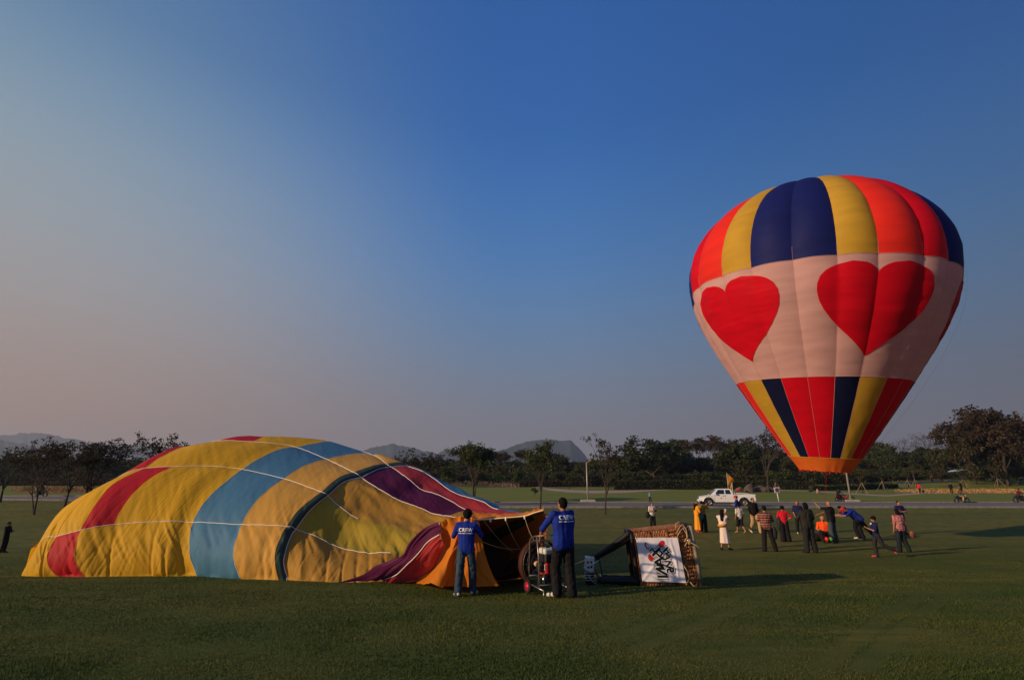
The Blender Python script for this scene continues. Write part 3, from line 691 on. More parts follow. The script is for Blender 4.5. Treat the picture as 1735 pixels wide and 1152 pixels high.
cpt = bal_pt(np.array([6.3]), np.array([8.5]))[0]; gp = unp(1448, 850, 22.5)
b_ = MB(); b_.tube([tuple(bal_pt(np.array([6.2]), np.array([h_]), .02+.35*math.sin(min(1, (8.2-h_)/8.2)*PI))[0]) for h_ in np.linspace(8.2, .3, 14)], .0035, 4); b_.build('crown_line', fab['tape'], BAL)

# ------------------------------------------------------------------ trees
barkm = principled('bark', (.055, .043, .032), .9, nscale=6, namt=.25, bump=.01, bscale=12)
barkp = principled('bark_pale', (.12, .095, .07), .9, nscale=6, namt=.25)
lf = {'dark': leafmat('leaf_dark', (.038, .050, .018), .6), 'green': leafmat('leaf_green', (.045, .075, .012)), 'mid': leafmat('leaf_mid', (.062, .070, .022), .6),
      'brown': leafmat('leaf_brown', (.056, .044, .024)), 'rust': leafmat('leaf_rust', (.10, .052, .03)), 'row': leafmat('leaf_row', (.040, .034, .014)), 'olive': leafmat('leaf_olive', (.06, .06, .018))}
def leaves(centres, rad, n, size, R, flat=.7, droop=0):
    """n leaf cards round each centre"""
    C = np.repeat(np.asarray(centres, float), n, 0); m = len(C)
    if m == 0: return np.zeros((0, 3)), np.zeros((0, 4), int)
    d = R.normal(size=(m, 3)); d /= np.linalg.norm(d, axis=1, keepdims=True); rr = (R.random(m)**.5)[:, None]*rad
    c = C+d*rr*np.array([1, 1, flat]); a = R.normal(size=(m, 3)); a /= np.linalg.norm(a, axis=1, keepdims=True)
    b = np.cross(a, R.normal(size=(m, 3))); b /= np.linalg.norm(b, axis=1, keepdims=True)
    sz = (size*(.6+.8*R.random(m)))[:, None]
    V = np.stack([c-a*sz*.5, c+b*sz*.3, c+a*sz*.5, c-b*sz*.3], 1).reshape(-1, 3)
    return V, np.arange(m*4).reshape(-1, 4)
def tree_proto(kind, seed):
    """returns trunk mesh and crown mesh for a tree one metre tall in proportion (scaled later), real size h"""
    R = np.random.default_rng(seed); rr = random.Random(seed)
    T = MB(); tips = []; mids = []
    P_ = dict(row=dict(h=6.5, fork=.30, n0=6, spread=.34, lev=4, leaf='row', ls=.17, lr=.30, ln=14),
              rowgreen=dict(h=6.5, fork=.36, n0=6, spread=.36, lev=4, leaf='mid', ls=.19, lr=.44, ln=24),
              umbrella=dict(h=13, fork=.22, n0=7, spread=.8, lev=4, leaf='dark', ls=.62, lr=1.5, ln=46),
              round=dict(h=10, fork=.08, n0=7, spread=.62, lev=4, leaf='dark', ls=.55, lr=1.25, ln=40),
              tall=dict(h=15, fork=.34, n0=3, spread=.20, lev=4, leaf='brown', ls=.5, lr=.95, ln=24),
              bare=dict(h=11, fork=.25, n0=5, spread=.6, lev=5, leaf='rust', ls=.22, lr=.5, ln=5),
              big=dict(h=17, fork=.25, n0=6, spread=.65, lev=5, leaf='brown', ls=.55, lr=1.3, ln=26),
              shrub=dict(h=3.2, fork=.08, n0=6, spread=.6, lev=3, leaf='green', ls=.26, lr=.6, ln=50),
              young=dict(h=4.2, fork=.5, n0=4, spread=.45, lev=3, leaf='mid', ls=.16, lr=.3, ln=14))[kind]
    h = P_['h']
    def branch(p, d, L, r, lev):
        n = 4 if lev > 1 else 3; pts = [p]; q = p; dd = d
        for i in range(n):
            dd = (dd+Vector((rr.gauss(0, .13 if lev < P_['lev'] else .03), rr.gauss(0, .13 if lev < P_['lev'] else .03), rr.gauss(.05 if kind not in ('umbrella',) else -.02, .08)))).normalized(); q = q+dd*L/n; pts.append(q)
        rad = [r*(1-.55*i/n) for i in range(n+1)]
        if r > h*.0009: T.tube(pts, rad, 6 if lev >= P_['lev'] else (4 if lev > 1 else 3), cap=False)
        if lev <= 1: tips.append(tuple(pts[-1])); mids.append(tuple(pts[-2])); return
        k = P_['n0'] if lev == P_['lev'] else (3 if lev > 2 else rr.choice((3, 4)))
        for i in range(k):
            s = 1.0 if i == 0 else rr.uniform(.55, .95); base = pts[-1] if i < 3 else pts[-2]
            an = 2*PI*(i/k)+rr.uniform(-.6, .6); sp = P_['spread']*rr.uniform(.6, 1.25)*(1 if lev == P_['lev'] else 1.15)
            u = dd.orthogonal().normalized(); w = dd.cross(u)
            nd = (dd*math.cos(sp)+(u*math.cos(an)+w*math.sin(an))*math.sin(sp)).normalized()
            if kind in ('umbrella',) and nd.z < .15: nd.z = .15+rr.random()*.2
            if kind in ('row', 'rowgreen') and nd.z < .35: nd.z = .35
            branch(base, nd.normalized(), L2[lev]*s, r*.52 if lev == P_['lev'] else r*.5, lev-1)
    fk = P_['fork']*h
    rem = h-fk; lv = P_['lev']; wts = [1.0*.78**i for i in range(lv-1)]; tot = sum(wts); L2 = {}
    for i, w in enumerate(wts): L2[lv-i] = rem*w/tot*1.08
    multi = kind in ('row', 'rowgreen') and seed % 2 == 0
    branch(Vector((0, 0, -.15)), Vector((rr.gauss(0, .05), rr.gauss(0, .05), 1)).normalized(), fk+.15, h*(.017 if kind in ('row', 'rowgreen', 'tall') else .026), lv)
    if multi:
        for q in range(2): branch(Vector((0, 0, -.1)), Vector((rr.gauss(0, .2), rr.gauss(0, .2), 1)).normalized(), fk*rr.uniform(.9, 1.2), h*.012, lv)
    tips_ = np.array(tips+(mids if kind in ('umbrella', 'round', 'shrub', 'big', 'rowgreen') else mids[::2]))
    if kind == 'umbrella': tips_[:, 2] = np.minimum(tips_[:, 2], h*.97)
    # uneven: drop some tips, swell others
    keep = R.random(len(tips_)) > (.12 if kind in ('row', 'tall', 'bare') else .04); tips_ = tips_[keep]
    V, Fq = leaves(tips_, P_['lr'], P_['ln'], P_['ls'], R, .65)
    sc = h/max(np.percentile(V[:, 2], 99.3), .1)
    V = V*sc; T.v = [(a*sc, b*sc, c*sc) for a, b, c in T.v]
    trunk = T.mesh('trunk', barkp if kind == 'tall' else barkm, True)
    crown = npmesh('crown', V, Fq, lf[P_['leaf']], False)
    w = (np.percentile(V[:, 0], 98)-np.percentile(V[:, 0], 2))
    return trunk, crown, h, w
PROTO = {}
for kind, n in (('row', 5), ('rowgreen', 2), ('umbrella', 2), ('round', 4), ('tall', 4), ('bare', 2), ('big', 1), ('shrub', 3), ('young', 2)):
    PROTO[kind] = [tree_proto(kind, 10+i*3+len(kind)*7) for i in range(n)]
def tree(kind, idx, px, top, D, wpx=None, label=None, group=None, leaf=None, name='tree', rz=None, cat='tree'):
    trunk, crown, h, w = PROTO[kind][idx % len(PROTO[kind])]; p = at(px, D)
    H = max(z_at(px, top, D)-p[2], .5); s = H/h
    e = empty(name, tuple(p), rz if rz is not None else (px*37 % 628)/100, label, cat, group); sx = s
    if wpx: sx = max(s*.55, min(s*1.8, wpx/F*(D*CT)/w))
    e.scale = (sx, sx, s)
    link('trunk', trunk, e)
    c = link('crown', crown, e)
    if leaf: c.material_slots[0].link = 'OBJECT'; c.material_slots[0].material = lf[leaf]
    return e
# roadside row: (picture x, top, base, crown width, kind, prototype)
for px, top, by, w, kd, ix, lab in (
 (3, 757, 851, 84, 'row', 0, 'sparse roadside tree cut by the left edge of the picture'),
 (64, 744, 872, 82, 'row', 1, 'leaning sparse tree second from the left edge, trunk forking low'),
 (113, 749, 862, 92, 'row', 2, 'bushy roadside tree with three thin stems, third from the left edge'),
 (152, 747, 858, 96, 'row', 3, 'wide sparse tree just left of the lying envelope slope'),
 (284, 738, 864, 84, 'row', 4, 'nearly bare tree rising behind the red strip of the envelope'),
 (710, 763, 858, 68, 'row', 1, 'small flat-topped tree above the crimson end of the envelope'),
 (803, 752, 853, 76, 'rowgreen', 0, 'green tree just behind the left crewman'),
 (915, 747, 867, 66, 'rowgreen', 1, 'tree with a bundle of upright stems left of the right crewman head'),
 (1024, 736, 872, 72, 'row', 2, 'single roadside tree beside the pale lamp pole at centre'),
 ):
    g = gpt(px, by); tree(kd, ix, px, top, g[1], w, lab, 'roadside trees along the field')
tree('row', 0, 1302, 726, 90, 80, 'tall half bare tree partly behind the standing balloon mouth')
tree('big', 0, 1712, 692, 108, 140, 'biggest brown tree at the right edge', rz=1.0)
tree('round', 2, 1655, 730, 112, 70, 'brown spreading tree leaning against the biggest tree', leaf='brown')
tree('round', 3, 1690, 716, 114, 74, 'dense brown tree in front of the biggest tree trunk', leaf='brown')
tree('round', 0, 1728, 730, 112, 70, 'dark brown tree filling the right edge under the biggest crown', leaf='mid')
tree('bare', 0, 1583, 733, 150, 60, 'round leafless tree on the skyline between balloon and biggest tree')
tree('bare', 1, 1537, 745, 155, 52, 'smaller leafless tree just left of the round leafless one')
tree('round', 1, 1497, 748, 150, 50, 'dark tree emerging at the right side of the balloon cone', leaf='mid')
tree('umbrella', 0, 1112, 748, 125, 112, 'broad dark umbrella shaped tree behind the sand path')
tree('umbrella', 1, 1160, 764, 135, 90, 'low dark spreading tree right of the umbrella shaped one')
tree('round', 0, 1256, 752, 120, 70, 'dark rounded tree above the white pickup')
ORD = ['first', 'second', 'third', 'fourth', 'fifth', 'sixth', 'seventh', 'eighth', 'ninth', 'tenth']
def where(px): return 'left of the envelope' if px < 320 else 'before the central mountains' if px < 900 else 'left of the pickup' if px < 1180 else 'between pickup and balloon mouth' if px < 1450 else 'right of the balloon mouth'
TONE = {'dark': 'dark green', 'mid': 'mid green', 'brown': 'brown', 'olive': 'olive', 'green': 'bright green'}
G1 = 'tall brown trees of the grove behind the pickup'
for i, px in enumerate((1158, 1172, 1188, 1200, 1214, 1226, 1240, 1253, 1268, 1282)):
    tree('tall', i, px, 738+(i*7 % 5)*3+(6 if i in (0, 9) else 0), 150+(i*13 % 17), 36, ORD[i]+' tall brown tree from the left in the grove behind the pickup', G1)
G2 = 'grey brown trees of the grove left of centre'
for i, px in enumerate((832, 843, 855, 866, 877, 890)):
    tree('tall', i+1, px, 762+(i*5 % 4)*3, 170+(i*7 % 11), 26, ORD[i]+' thin grey brown tree from the left in the grove before the central mountains', G2)
G3 = 'dark trees of the continuous wood line behind the park'
wood = [(-40, 790), (-8, 786), (20, 793), (48, 797), (92, 792), (118, 797), (150, 790), (176, 786), (200, 780), (232, 782), (262, 790), (300, 796), (640, 800), (664, 792), (690, 790), (722, 792), (780, 788), (806, 792), (828, 790), (900, 792), (922, 782), (938, 770), (950, 786), (966, 794), (985, 794), (1004, 780), (1024, 786), (1044, 774), (1062, 778), (1080, 768), (1098, 780), (1142, 778), (1176, 784), (1210, 780), (1236, 786), (1262, 782), (1290, 770), (1310, 762), (1330, 768), (1350, 772), (1372, 770), (1394, 774), (1420, 776), (1446, 770), (1470, 762), (1488, 766), (1515, 764), (1540, 766), (1562, 764), (1584, 762), (1606, 760), (1626, 758), (1648, 752), (1668, 752), (1690, 756), (1712, 760), (1738, 748), (1762, 752), (1790, 752)]
for i, (px, top) in enumerate(wood):
    lc = ('dark', 'mid', 'dark', 'brown', 'mid', 'dark', 'olive')[i % 7]
    tree('round', i, px, top+(i*11 % 7)-3, 128+(i*29 % 40), 46+(i*17 % 22), TONE[lc]+' tree of the wood line, '+where(px), G3+', '+where(px), leaf=lc)
G4 = 'round bushes at the foot of the wood'
for i, px in enumerate(list(range(-30, 310, 17))+list(range(640, 1770, 15))):
    px = px+(i*31 % 9)-4; lc = ('mid', 'dark', 'green', 'dark', 'brown', 'mid', 'dark', 'olive')[(i*5) % 8]
    tree('shrub', i, px, 800+(i*23 % 9)-3-(5 if px > 1300 else 0), 112+(i*37 % 22), 24+(i*7 % 12), 'low '+TONE[lc]+' bush at the wood foot, '+where(px), G4+', '+where(px), leaf=lc, name='bush', cat='bush')
tree('shrub', 1, 756, 789, 108, 24, 'bright green rounded bush behind the flower bed', leaf='green', name='bush', cat='bush')
tree('shrub', 2, 876, 793, 104, 20, 'light green upright bush left of the centre tree', leaf='green', name='bush', cat='bush')
tree('shrub', 0, 965, 806, 98, 15, 'dark ball shaped bush on the lawn left of the lamp pole', leaf='dark', name='bush', cat='bush')
tree('shrub', 2, 1035, 806, 96, 14, 'dark ball shaped bush on the lawn right of the centre tree', leaf='mid', name='bush', cat='bush')
tree('shrub', 1, 906, 826, 80, 8, 'tiny sapling on the lawn before the curving path', leaf='mid', name='bush', cat='bush')
# hedges: a clipped run of leaf cards over a dark core
def hedge(name, pts, top_dz, depth, label, leaf, n, core, cat='hedge', size=.3):
    pts = [at(px, D) for px, D in pts]; Rg = np.random.default_rng(len(label)); V = []
    seg = []
    for a, b in zip(pts[:-1], pts[1:]):
        seg.append((a, b, np.linalg.norm(b-a)))
    tot = sum(s[2] for s in seg); cs = []
    e = empty(name, tuple(pts[0]), 0, label, cat)
    cb = MB()
    for a, b, L in seg:
        k = int(n*L/tot); t = Rg.random(k)[:, None]; c = a*(1-t)+b*t; u = Rg.random(k); hh = top_dz*(1+.18*vnoise(c[:, 0]*.6, c[:, 1]*.6)*2)
        front = Rg.random(k) < .6
        c[:, 1] += np.where(front, -depth/2+Rg.random(k)*.1, (Rg.random(k)-.5)*depth); c[:, 2] = G(c[:, 0], c[:, 1])+np.where(front, u*hh, hh*(.9+.1*u)); cs.append(c)
        za, zb = a[2]-.1, b[2]-.1; q = []
        for p, zz in ((a, za), (b, zb)):
            q += [(p[0], p[1]-depth*.42, zz), (p[0], p[1]+depth*.42, zz), (p[0], p[1]+depth*.42, zz+top_dz*.93), (p[0], p[1]-depth*.42, zz+top_dz*.93)]
        cb.add([tuple(np.array(w)-pts[0]) for w in q], [(0, 4, 7, 3), (3, 7, 6, 2), (1, 2, 6, 5), (0, 3, 2, 1), (4, 5, 6, 7)])
    C = np.concatenate(cs)-pts[0]
    V, Fq = leaves(C, .12, 1, size, Rg, 1)
    link('foliage', npmesh('foliage', V, Fq, lf[leaf], False), e); cb.build('branches', core, e)
corem = principled('hedge_core', (.02, .018, .01), 1)
hedge('hedge', [(1040, 100), (1150, 101), (1250, 101), (1368, 100)], 1.5, 1.6, 'long low dark clipped hedge behind the white pickup', 'dark', 7000, corem)
hedge('hedge', [(1130, 116), (1300, 117), (1450, 120), (1560, 129), (1680, 134), (1800, 138)], 2.1, 2, 'tall brown green hedge running under the wood to the right edge', 'mid', 12000, corem, size=.4)
hedge('hedge', [(1375, 96), (1450, 98), (1520, 104)], .75, 1.2, 'short dark hedge right under the orange balloon skirt', 'dark', 2500, corem)
hedge('hedge', [(880, 112), (980, 113), (1060, 112), (1140, 112)], 1.2, 1.5, 'brownish shrub border behind the curving sand path', 'brown', 4500, corem)
hedge('hedge', [(-40, 100), (60, 100), (160, 98), (300, 98)], 1.3, 1.5, 'dark shrub border far left behind the rust bed', 'brown', 4500, corem)
hedge('wood', [(-90, 196), (400, 192), (900, 190), (1300, 186), (1900, 186)], 6.0, 5, 'distant low wood closing the view behind the park trees', 'dark', 16000, corem, cat='wood', size=1.1)
# flower beds: countless small blossoms
def blossoms(name, x0, x1, y0, y1, n, h, cols, label, sz=.14):
    Rg = np.random.default_rng(int(x0)); C = []
    a, b = gpt(x0, y0)[1], gpt(x1, y1)[1]
    e = None
    for mi, (m, frac) in enumerate(cols):
        k = int(n*frac); px = x0+(x1-x0)*Rg.random(k); py = y0+(y1-y0)*Rg.random(k)
        d = np.abs((px-(x0+x1)/2)/((x1-x0)/2)); keep = np.abs((py-(y0+y1)/2)/((y1-y0)/2)) < np.sqrt(np.clip(1-d**4, 0, 1)); px, py = px[keep], py[keep]
        P_ = np.array([gpt(q, w) for q, w in zip(px[:900], py[:900])])
        if len(px) > 900:
            idx = Rg.integers(0, len(P_), len(px)); P_ = P_[idx]+Rg.normal(size=(len(px), 3))*np.array([.35, .8, 0]); P_[:, 2] = G(P_[:, 0], P_[:, 1])
        P_[:, 2] += h*Rg.random(len(P_)); V, Fq = leaves(P_, .05, 1, sz, Rg, 1); C.append((V, Fq, m))
    Vv = np.concatenate([c[0] for c in C]); off_ = 0; Fs = []; mi = []
    for i, c in enumerate(C): Fs.append(c[1]+off_); off_ += len(c[0]); mi += [i]*len(c[1])
    me = npmesh(name, Vv, np.concatenate(Fs), C[0][2], False)
    for c in C[1:]: me.materials.append(c[2])
    me.polygons.foreach_set('material_index', np.array(mi, np.int32)); o = link(name, me); tag(o, label, kind='stuff')
pk = principled('blossom_pink', (.32, .12, .17), .8); pw = principled('blossom_cream', (.45, .34, .26), .8); pr = principled('blossom_red', (.30, .04, .05), .8); po = principled('blossom_orange', (.55, .26, .06), .8); pg_ = principled('blossom_leaf', (.05, .06, .02), .8)
blossoms('flower_bed', 812, 884, 816.5, 826, 5200, .45, ((pk, .3), (pw, .3), (pg_, .25), (pr, .15)), 'pink and cream flower bed beside the curving path')
blossoms('flower_bed', 720, 812, 816, 823, 4200, .4, ((pk, .25), (pr, .2), (pg_, .4), (pw, .15)), 'dull pink flower bed behind the end of the envelope')
blossoms('flower_bed', 1520, 1760, 829.5, 836, 9000, .28, ((po, .55), (pw, .15), (pg_, .3)), 'strip of orange straw coloured plants on the right lawn')
blossoms('flower_bed', 20, 250, 826, 835, 6000, .35, ((po, .35), (pr, .2), (pg_, .45)), 'rust and yellow flower strip far left beyond the road')
blossoms('flower_bed', 1370, 1530, 811, 817, 3500, .3, ((pk, .35), (pw, .15), (pg_, .5)), 'faint pink ground cover under the hedge on the right')
# young staked trees
G5 = 'young trees held by wooden tripods'
for i, (px, top, D, w) in enumerate(((1447, 800, 98, 20), (1497, 797, 96, 22), (1540, 790, 100, 18), (1553, 786, 103, 20), (1636, 798, 104, 26), (1694, 786, 106, 20), (1462, 806, 86, 14), (1316, 806, 92, 16))):
    labs = ('left of the lamp pole base at the balloon mouth', 'standing midway along the pink ground cover', 'leftmost of the pair behind the red shirted stroller', 'rightmost of the pair behind the red shirted stroller', 'holding up the pale awning shape at right', 'under the biggest brown tree', 'smallest one close to the lane bend', 'just above the blue parking sign')
    e = tree('young', i, px, top, D, w, 'young tree on wooden tripod stakes, '+labs[i], G5)
    s = MB(); hh = 1.6
    for k in range(3):
        a = k*2.1+i; s.tube([(math.cos(a)*1.0, math.sin(a)*1.0, 0), (0, 0, hh)], .035, 4)
    inv = 1.0/e.scale[0]
    o = s.build('stake', principled('stake_wood', (.28, .2, .13), .8) if 'stake_wood' not in bpy.data.materials else bpy.data.materials['stake_wood'], e); o.scale = (inv, inv, 1.0/e.scale[2])
# boulders
rockm = principled('rock', (.13, .095, .085), .9, nscale=.9, namt=.3, bump=.04, bscale=3)
for i, (px, D, w, hpx, lab) in enumerate(((1254, 92, 15, 806, 'rounded boulder left of the group behind the pickup bed'), (1270, 90, 20, 818, 'largest pinkish boulder behind the pickup bed'), (1289, 91, 26, 822, 'wide low boulder in the middle of the rock group'), (1305, 92, 18, 824, 'dark low boulder at the right end of the rock group'))):
    p = at(px, D); W = .85*w/F*D*CT; top = .85*(z_at(px, (824, 818.5, 821, 822.5)[i], D)-p[2]); H = max(top, .5)
    b = MB(); b.ell((0, 0, H*.35), (W/2*1.15, W/2*.8, H*.7), 18, 12)
    b.v = [tuple(Vector(v)*(1+.22*mnoise.noise(Vector(v)*.9+Vector((i*7, 0, 0)))+.08*mnoise.noise(Vector(v)*2.6))) for v in b.v]
    o = b.build('boulder', rockm, None, True); o.location = tuple(p); tag(o, lab, 'boulder', 'boulders behind the pickup')
o = MB().ell((0, 0, .5), (.55, .3, .26)).build('cloth_bundle', principled('red_cloth', (.45, .03, .07), .8), None, True); o.location = tuple(at(1252, 89)); tag(o, 'crimson cloth bundle lying before the boulders', 'cloth')
# dark long roof shape and pale awning under the trees
b = MB(); p = at(1178, 122); W = 38/F*122
prof_ = [(-.5, 0), (-.42, .7), (-.2, 1.1), (.1, 1.05), (.35, .6), (.5, .0)]
b.prism([(x*W, z*1.15) for x, z in prof_], -2, 2)
e = empty('shelter', tuple(p), 0, 'low grey blue shelter roof in the shade of the wood', 'shelter')
o = b.build('roof', principled('roof_grey', (.05, .055, .065), .6), e); o.location = (0, 0, z_at(1178, 810, 122)-p[2])
for sx in (-.4, .4): MB().tube([(sx*W, 0, 0), (sx*W, 0, o.location.z+.2)], .12, 6).build('post', barkm, e)
p = at(1636, 126); W = 32/F*126; e = empty('awning', tuple(p), 0, 'pale blue white awning under the hedge at right', 'awning'); zz = z_at(1636, 799, 126)-p[2]
MB().prism([(-W/2, 0), (-W*.3, .35), (0, .5), (W*.3, .4), (W/2, .05), (0, .2)], -1.6, 1.6).build('canopy', principled('awning_cloth', (.42, .46, .50), .7), e).location = (0, 0, zz)
for sx in (-.4, .4):
    for sy in (-1.3, 1.3): MB().tube([(sx*W, sy, 0), (sx*W, sy, zz+.15)], .04, 5).build('post', barkp, e)
# ------------------------------------------------------------------ nearby grass blades
def grass(nb):
    Rg = np.random.default_rng(5); D = 3.6+(23-3.6)*Rg.random(nb)**2.1; hw = (D*CT+1)*(867.5/F)*1.12; x = (Rg.random(nb)*2-1)*hw
    z = Gn(x, D); hgt = (.011+.015*Rg.random(nb))*(1-.5*sstep(11, 23, D))*(1+.9*vnoise(x*1.4, D*1.4)); an = Rg.random(nb)*2*PI; w = (.0028+.0022*Rg.random(nb))*(.7+D*.09)
    for (a, b) in (((1020, 1085), (1345, 985)), ((1075, 1100), (1385, 990)), ((1390, 1125), (1560, 1005)), ((1455, 1130), (1600, 1010))):
        p, q = gpt(*a)[:2], gpt(*b)[:2]; t = np.clip(((x-p[0])*(q[0]-p[0])+(D-p[1])*(q[1]-p[1]))/((q-p)@(q-p)), 0, 1); dd = np.hypot(x-p[0]-t*(q[0]-p[0]), D-p[1]-t*(q[1]-p[1])); hgt = hgt*np.where(dd < .11, .3, 1)
    le = Rg.normal(size=(nb, 2))*.5*hgt[:, None]
    dx, dy = np.cos(an)*w, np.sin(an)*w
    V = np.stack([np.stack([x-dx, D-dy, z-.004], 1), np.stack([x+dx, D+dy, z-.004], 1), np.stack([x+le[:, 0], D+le[:, 1], z+hgt], 1)], 1).reshape(-1, 3)
    m = leafmat('grass_blade', (.062, .092, .015), .28, .25)
    n_, l_ = m.node_tree.nodes, m.node_tree.links; tc = n_.new('ShaderNodeTexCoord'); mp = n_.new('ShaderNodeMapping'); mp.inputs['Scale'].default_value = (.5, 1.2, 1); nz = n_.new('ShaderNodeTexNoise'); nz.inputs['Scale'].default_value = .8; nz.inputs['Detail'].default_value = 5
    l_.new(tc.outputs['Object'], mp.inputs[0]); l_.new(mp.outputs[0], nz.inputs['Vector']); r_ = n_.new('ShaderNodeValToRGB'); l_.new(nz.outputs[0], r_.inputs[0])
    r_.color_ramp.elements[0].position = .36; r_.color_ramp.elements[0].color = (.040, .072, .012, 1); r_.color_ramp.elements[1].position = .64; r_.color_ramp.elements[1].color = (.105, .108, .024, 1)
    [l_.new(r_.outputs[0], q.inputs['Color']) for q in n_ if q.type == 'HUE_SAT']
    o = link('grass', npmesh('grass', V, np.arange(nb*3).reshape(-1, 3), m, False)); tag(o, 'short mown grass blades in the near field', kind='stuff')
grass(560000)

# ------------------------------------------------------------------ street furniture
steel = principled('galvanised', (.42, .40, .36), .5, .3); whitep = principled('white_paint', (.75, .73, .68), .5); blk = principled('black', (.012, .012, .014), .6)
conc = principled('concrete', (.42, .38, .33), .9, nscale=3, namt=.1)
def lamp_pole(px, by, top, label):
    g = gpt(px, by); g[2] = float(G(g[0], g[1])); H = z_at(px, top, g[1])-g[2]
    e = empty('lamp_post', tuple(g), 0, label, 'lamp post', 'pale lamp posts beyond the road')
    MB().tube([(0, 0, .15), (0, 0, H)], [.11, .06], 10).build('pole', steel, e, True); MB().box((0, 0, .12), (1.7, 1.0, .34)).build('base', conc, e, bevel=.03)
    MB().tube([(0, 0, H-.1), (.25, -.4, H+.15), (.3, -1.3, H+.2)], .04, 6).build('arm', steel, e, True)
    MB().ell((.3, -1.55, H+.2), (.14, .38, .08)).build('lamp_head', steel, e, True)
lamp_pole(996, 850.3, 783, 'pale lamp post beside the single roadside tree')
lamp_pole(1442, 850.5, 700, 'pale lamp post rising under the orange balloon skirt')
# parking sign
g = gpt(1320, 850.5); e = empty('parking_sign', tuple(g), 0, 'white square sign with a blue disc on a leaning white post', 'road sign')
H = z_at(1313.5, 829, g[1])-g[2]; lean = Matrix.Rotation(-.14, 4, 'Y'); e.rotation_euler = (0, -.10, .15)
MB().tube([(0, 0, 0), (0, 0, H)], .055, 8).build('post', whitep, e, True)
MB().box((0, -.07, H-.05), (.72, .03, .62)).build('plate', whitep, e, bevel=.01)
def disc(c, r, n=24, y=0.0, th=.008):
    b = MB(); b.lathe([(0.0001, -th), (r, -th), (r, th), (.0001, th)], c, n, 'Y'); return b
disc((0, -.095, H-.05), .24).build('disc', principled('sign_blue', (.03, .06, .28), .5), e)
b = MB().lathe([(.20, -.006), (.24, -.006), (.24, .006), (.20, .006)], (0, -.11, H-.05), 24, 'Y', True); b.build('ring', principled('sign_red', (.45, .02, .03), .5), e)
MB().box((0, -.112, H-.05), (.42, .01, .045), ry=.785).build('bar', MATS['sign_red'], e)
# flags
flagm = principled('flag_orange', (.85, .30, .02), .7, transl=.4)
def flag(px, by, top, fl, label):
    g = gpt(px, by); H = z_at(px, top, g[1])-g[2]; e = empty('flag', tuple(g), 0, label, 'flag', 'orange flags behind the pickup')
    MB().tube([(0, 0, 0), (0, 0, H)], .025, 6).build('pole', whitep, e, True)
    u = np.linspace(0, 1, 12)[:, None]; v = np.linspace(0, 1, 16)[None, :]
    X_ = u*.95*(1-.15*v)*(1-.55*v); Zf = H-.03-v*1.35-u*.9*(1-.2*v); Yf = .10*np.sin(u*7+v*3)*u
    P_ = np.stack([X_+0*v, Yf, Zf], -1)
    if fl: link('cloth', npmesh('cloth', P_.reshape(-1, 3), grid_faces(12, 16), flagm), e)
flag(1235.5, 843, 801, True, 'hanging orange flag on a thin pole above the pickup cab')
flag(1243.8, 856, 818, False, 'bare white flag pole standing at the pickup bed side')
gg = at(1245, 85); o = MB().ell((0, 0, 0), (.32, .12, .14)).build('cloth_bundle', principled('green_cloth', (.03, .20, .06), .8), None, True); o.location = tuple(gg+np.array([.9, 0, .9])); tag(o, 'small green cloth scrap showing beside the flag', 'cloth')

# ------------------------------------------------------------------ white pickup
cp = principled('car_white', (.72, .73, .74), .32, spec=.5); glass = principled('car_glass', (.012, .014, .018), .12, spec=.6); tyre = principled('tyre', (.014, .013, .012), .85); rimm = principled('rim', (.35, .33, .30), .35, .7)
lampm = principled('lamp_glass', (.5, .48, .44), .15, spec=.7); redl = principled('lamp_red', (.35, .01, .01), .3); trim = principled('dark_trim', (.02, .02, .022), .6)
def wheel(parent, c, r, w):
    a = MB().lathe([(r*.62, -w/2), (r*.93, -w/2), (r, -w*.3), (r, w*.3), (r*.93, w/2), (r*.62, w/2)], (0, 0, 0), 28, 'Y', True)
    t = a.build('wheel', tyre, parent, True); t.location = c
    b = MB().lathe([(.001, -w*.34), (r*.16, -w*.42), (r*.2, -w*.3), (r*.56, -w*.2), (r*.63, -w*.46), (r*.63, w*.4), (.001, w*.4)], (0, 0, 0), 24, 'Y'); b.build('rim', rimm, t, True)
    for k in range(6):
        an = k*PI/3; s = MB().box((math.cos(an)*r*.38, -w*.32, math.sin(an)*r*.38), (r*.36, w*.12, r*.14), ry=-an); s.build('spoke', rimm, t)
